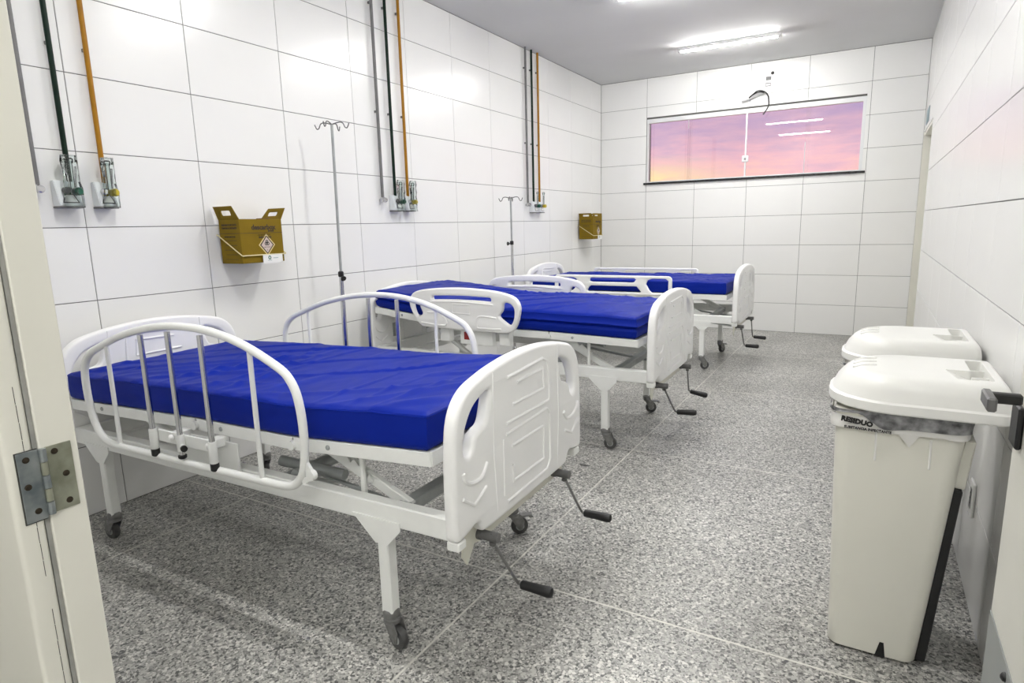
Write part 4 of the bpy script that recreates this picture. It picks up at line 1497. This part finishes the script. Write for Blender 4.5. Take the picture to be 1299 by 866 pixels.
    if near:
        yy = -bd / 2 - .0075
        text('print', 'RESIDUO', .0185, (.056, yy - .0072, .0315), (R(90), R(7), R(-3)), 'inkblack', lin_, ext=.0010, bold=.0012)
        text('print', 'SUBSTANCIA INFECTANTE', .0092, (.082, yy - .0066, .0125), (R(90), R(1.5), 0), 'inkblack', lin_, ext=.0010, bold=.0004)
        # a corner of film hanging down
        bm = BM()
        tri_ = [(.150, yy + .002, .012), (.205, yy + .002, .016), (.180, yy + .004, -.026)]
        a = [bm.verts.new(p) for p in tri_]
        b = [bm.verts.new((p[0], p[1] - .0008, p[2])) for p in tri_]
        for i in range(3):
            bm.faces.new((a[i], a[(i + 1) % 3], b[(i + 1) % 3], b[i]))
        bm.faces.new(a); bm.faces.new(b[::-1])
        obj('bag_corner', bm, 'bagwhite', lin_, smooth=False)
    return e
pedal_bin((2.922, -5.400, 0), 'white pedal bin in front, nearest the entrance door', 'white and black bag sticking out under the lid of the front bin', True)
pedal_bin((2.930, -4.810, 0), 'white pedal bin farther back, half hidden by the front bin', 'bag folded over the rim of the farther bin', False)

# ================================================================== small wall things
def stick(name, x0, x1, z0, z1, m, label, cat, group=None):
    o = box_obj(name, x0, x1, -.0014, -.0002, z0, z1, m=m, bev=.0002)
    return tag(o, label, cat, group)
stick('wall_sticker', 1.868, 1.922, 2.690, 2.728, 'pgrey', 'small grey sticker on the back wall, upper of the two above the window', 'sticker')
st2 = stick('wall_sticker', 1.866, 1.920, 2.628, 2.666, 'pgrey', 'small framed sticker on the back wall, lower of the two above the window', 'sticker')
bm = BM(); box(bm, 1.872, 1.914, -.0022, -.0015, 2.638, 2.656); obj('sticker_field', bm, 'paper', st2, smooth=False)
bm = BM(); lathe(bm, [(.017, 0), (.017, .0015), (.012, .0018)], (0, 0, 0), 18, 'y'); bmesh.ops.transform(bm, matrix=Matrix.Translation((1.932, -.0002, 2.758)) @ Matrix.Rotation(math.pi, 4, 'Z'), verts=bm.verts)
tag(obj('wall_hole_disc', bm, 'inkblack'), 'round black plug for a hole in the back wall near the ceiling', 'disc')  # flat black disc stands in for the dark of a hole
cd = empty('cable_duct', (1.73, 0, 2.53)); tag(cd, 'white duct stub with a black cable hanging over the window top', 'cable')
bm = BM(); tube(bm, smooth_path([(1.845, -.004, 2.572), (1.80, -.030, 2.560), (1.70, -.050, 2.525), (1.635, -.058, 2.512)], 5), .019, 14); obj('duct_sleeve', bm, 'plastic', cd, off=cd.location)
bm = BM(); tube(bm, smooth_path([(1.715, -.060, 2.525), (1.75, -.075, 2.548), (1.80, -.08, 2.580), (1.86, -.08, 2.572), (1.905, -.08, 2.53), (1.918, -.08, 2.47), (1.915, -.08, 2.41), (1.868, -.08, 2.335)], 6), .0075, 10); obj('cable', bm, 'black', cd, off=cd.location)
bm = BM(); tube(bm, smooth_path([(1.72, -.066, 2.530), (1.775, -.082, 2.556), (1.83, -.085, 2.566), (1.870, -.070, 2.556)], 6), .006, 8); obj('cable_loop', bm, 'black', cd, off=cd.location)
# sockets
def socket(loc, axis, label):
    e = empty('wall_socket', loc); tag(e, label, 'socket')
    sx = 1 if axis == 'left' else -1
    bm = BM(); box(bm, .0005 if sx > 0 else -.009, .009 if sx > 0 else -.0005, -.038, .038, -.058, .058, .003); obj('cover', bm, 'plastic', e)
    bm = BM(); box(bm, min(sx * .009, sx * .0105), max(sx * .009, sx * .0105), -.014, .014, -.034, .034, .001); obj('socket_face', bm, 'pgrey', e)
    for z in (-.018, 0, .018):
        bm = BM(); cyl(bm, (sx * .0100, 0, z), (sx * .0112, 0, z), .003, 8); obj('pin_hole', bm, 'inkblack', e)
    return e
socket((0, -3.965, .607), 'left', 'white socket plate on the left wall at the head of the middle bed')
socket((W, -5.02, .325), 'right', 'white socket plate low on the right wall behind the bins')
# dark scuff of dirt on the floor
bm = BM()
rng = random.Random(5)
pts = [(1.752 + .028 * (1 + .3 * math.sin(3 * a)) * math.cos(a), -4.584 + .016 * (1 + .3 * math.cos(2 * a)) * math.sin(a)) for a in [2 * math.pi * k / 16 for k in range(16)]]
bt = [bm.verts.new((x, y, .0002)) for x, y in pts]
tp = [bm.verts.new((1.752 + (x - 1.752) * .7, -4.584 + (y + 4.584) * .7, .0022)) for x, y in pts]
for i in range(16):
    bm.faces.new((bt[i], bt[(i + 1) % 16], tp[(i + 1) % 16], tp[i]))
bm.faces.new(tp); bm.faces.new(bt[::-1])
tag(obj('dirt_spot', bm, 'darksteel'), 'small dark spot on the floor beyond the nearest bed', 'dirt')
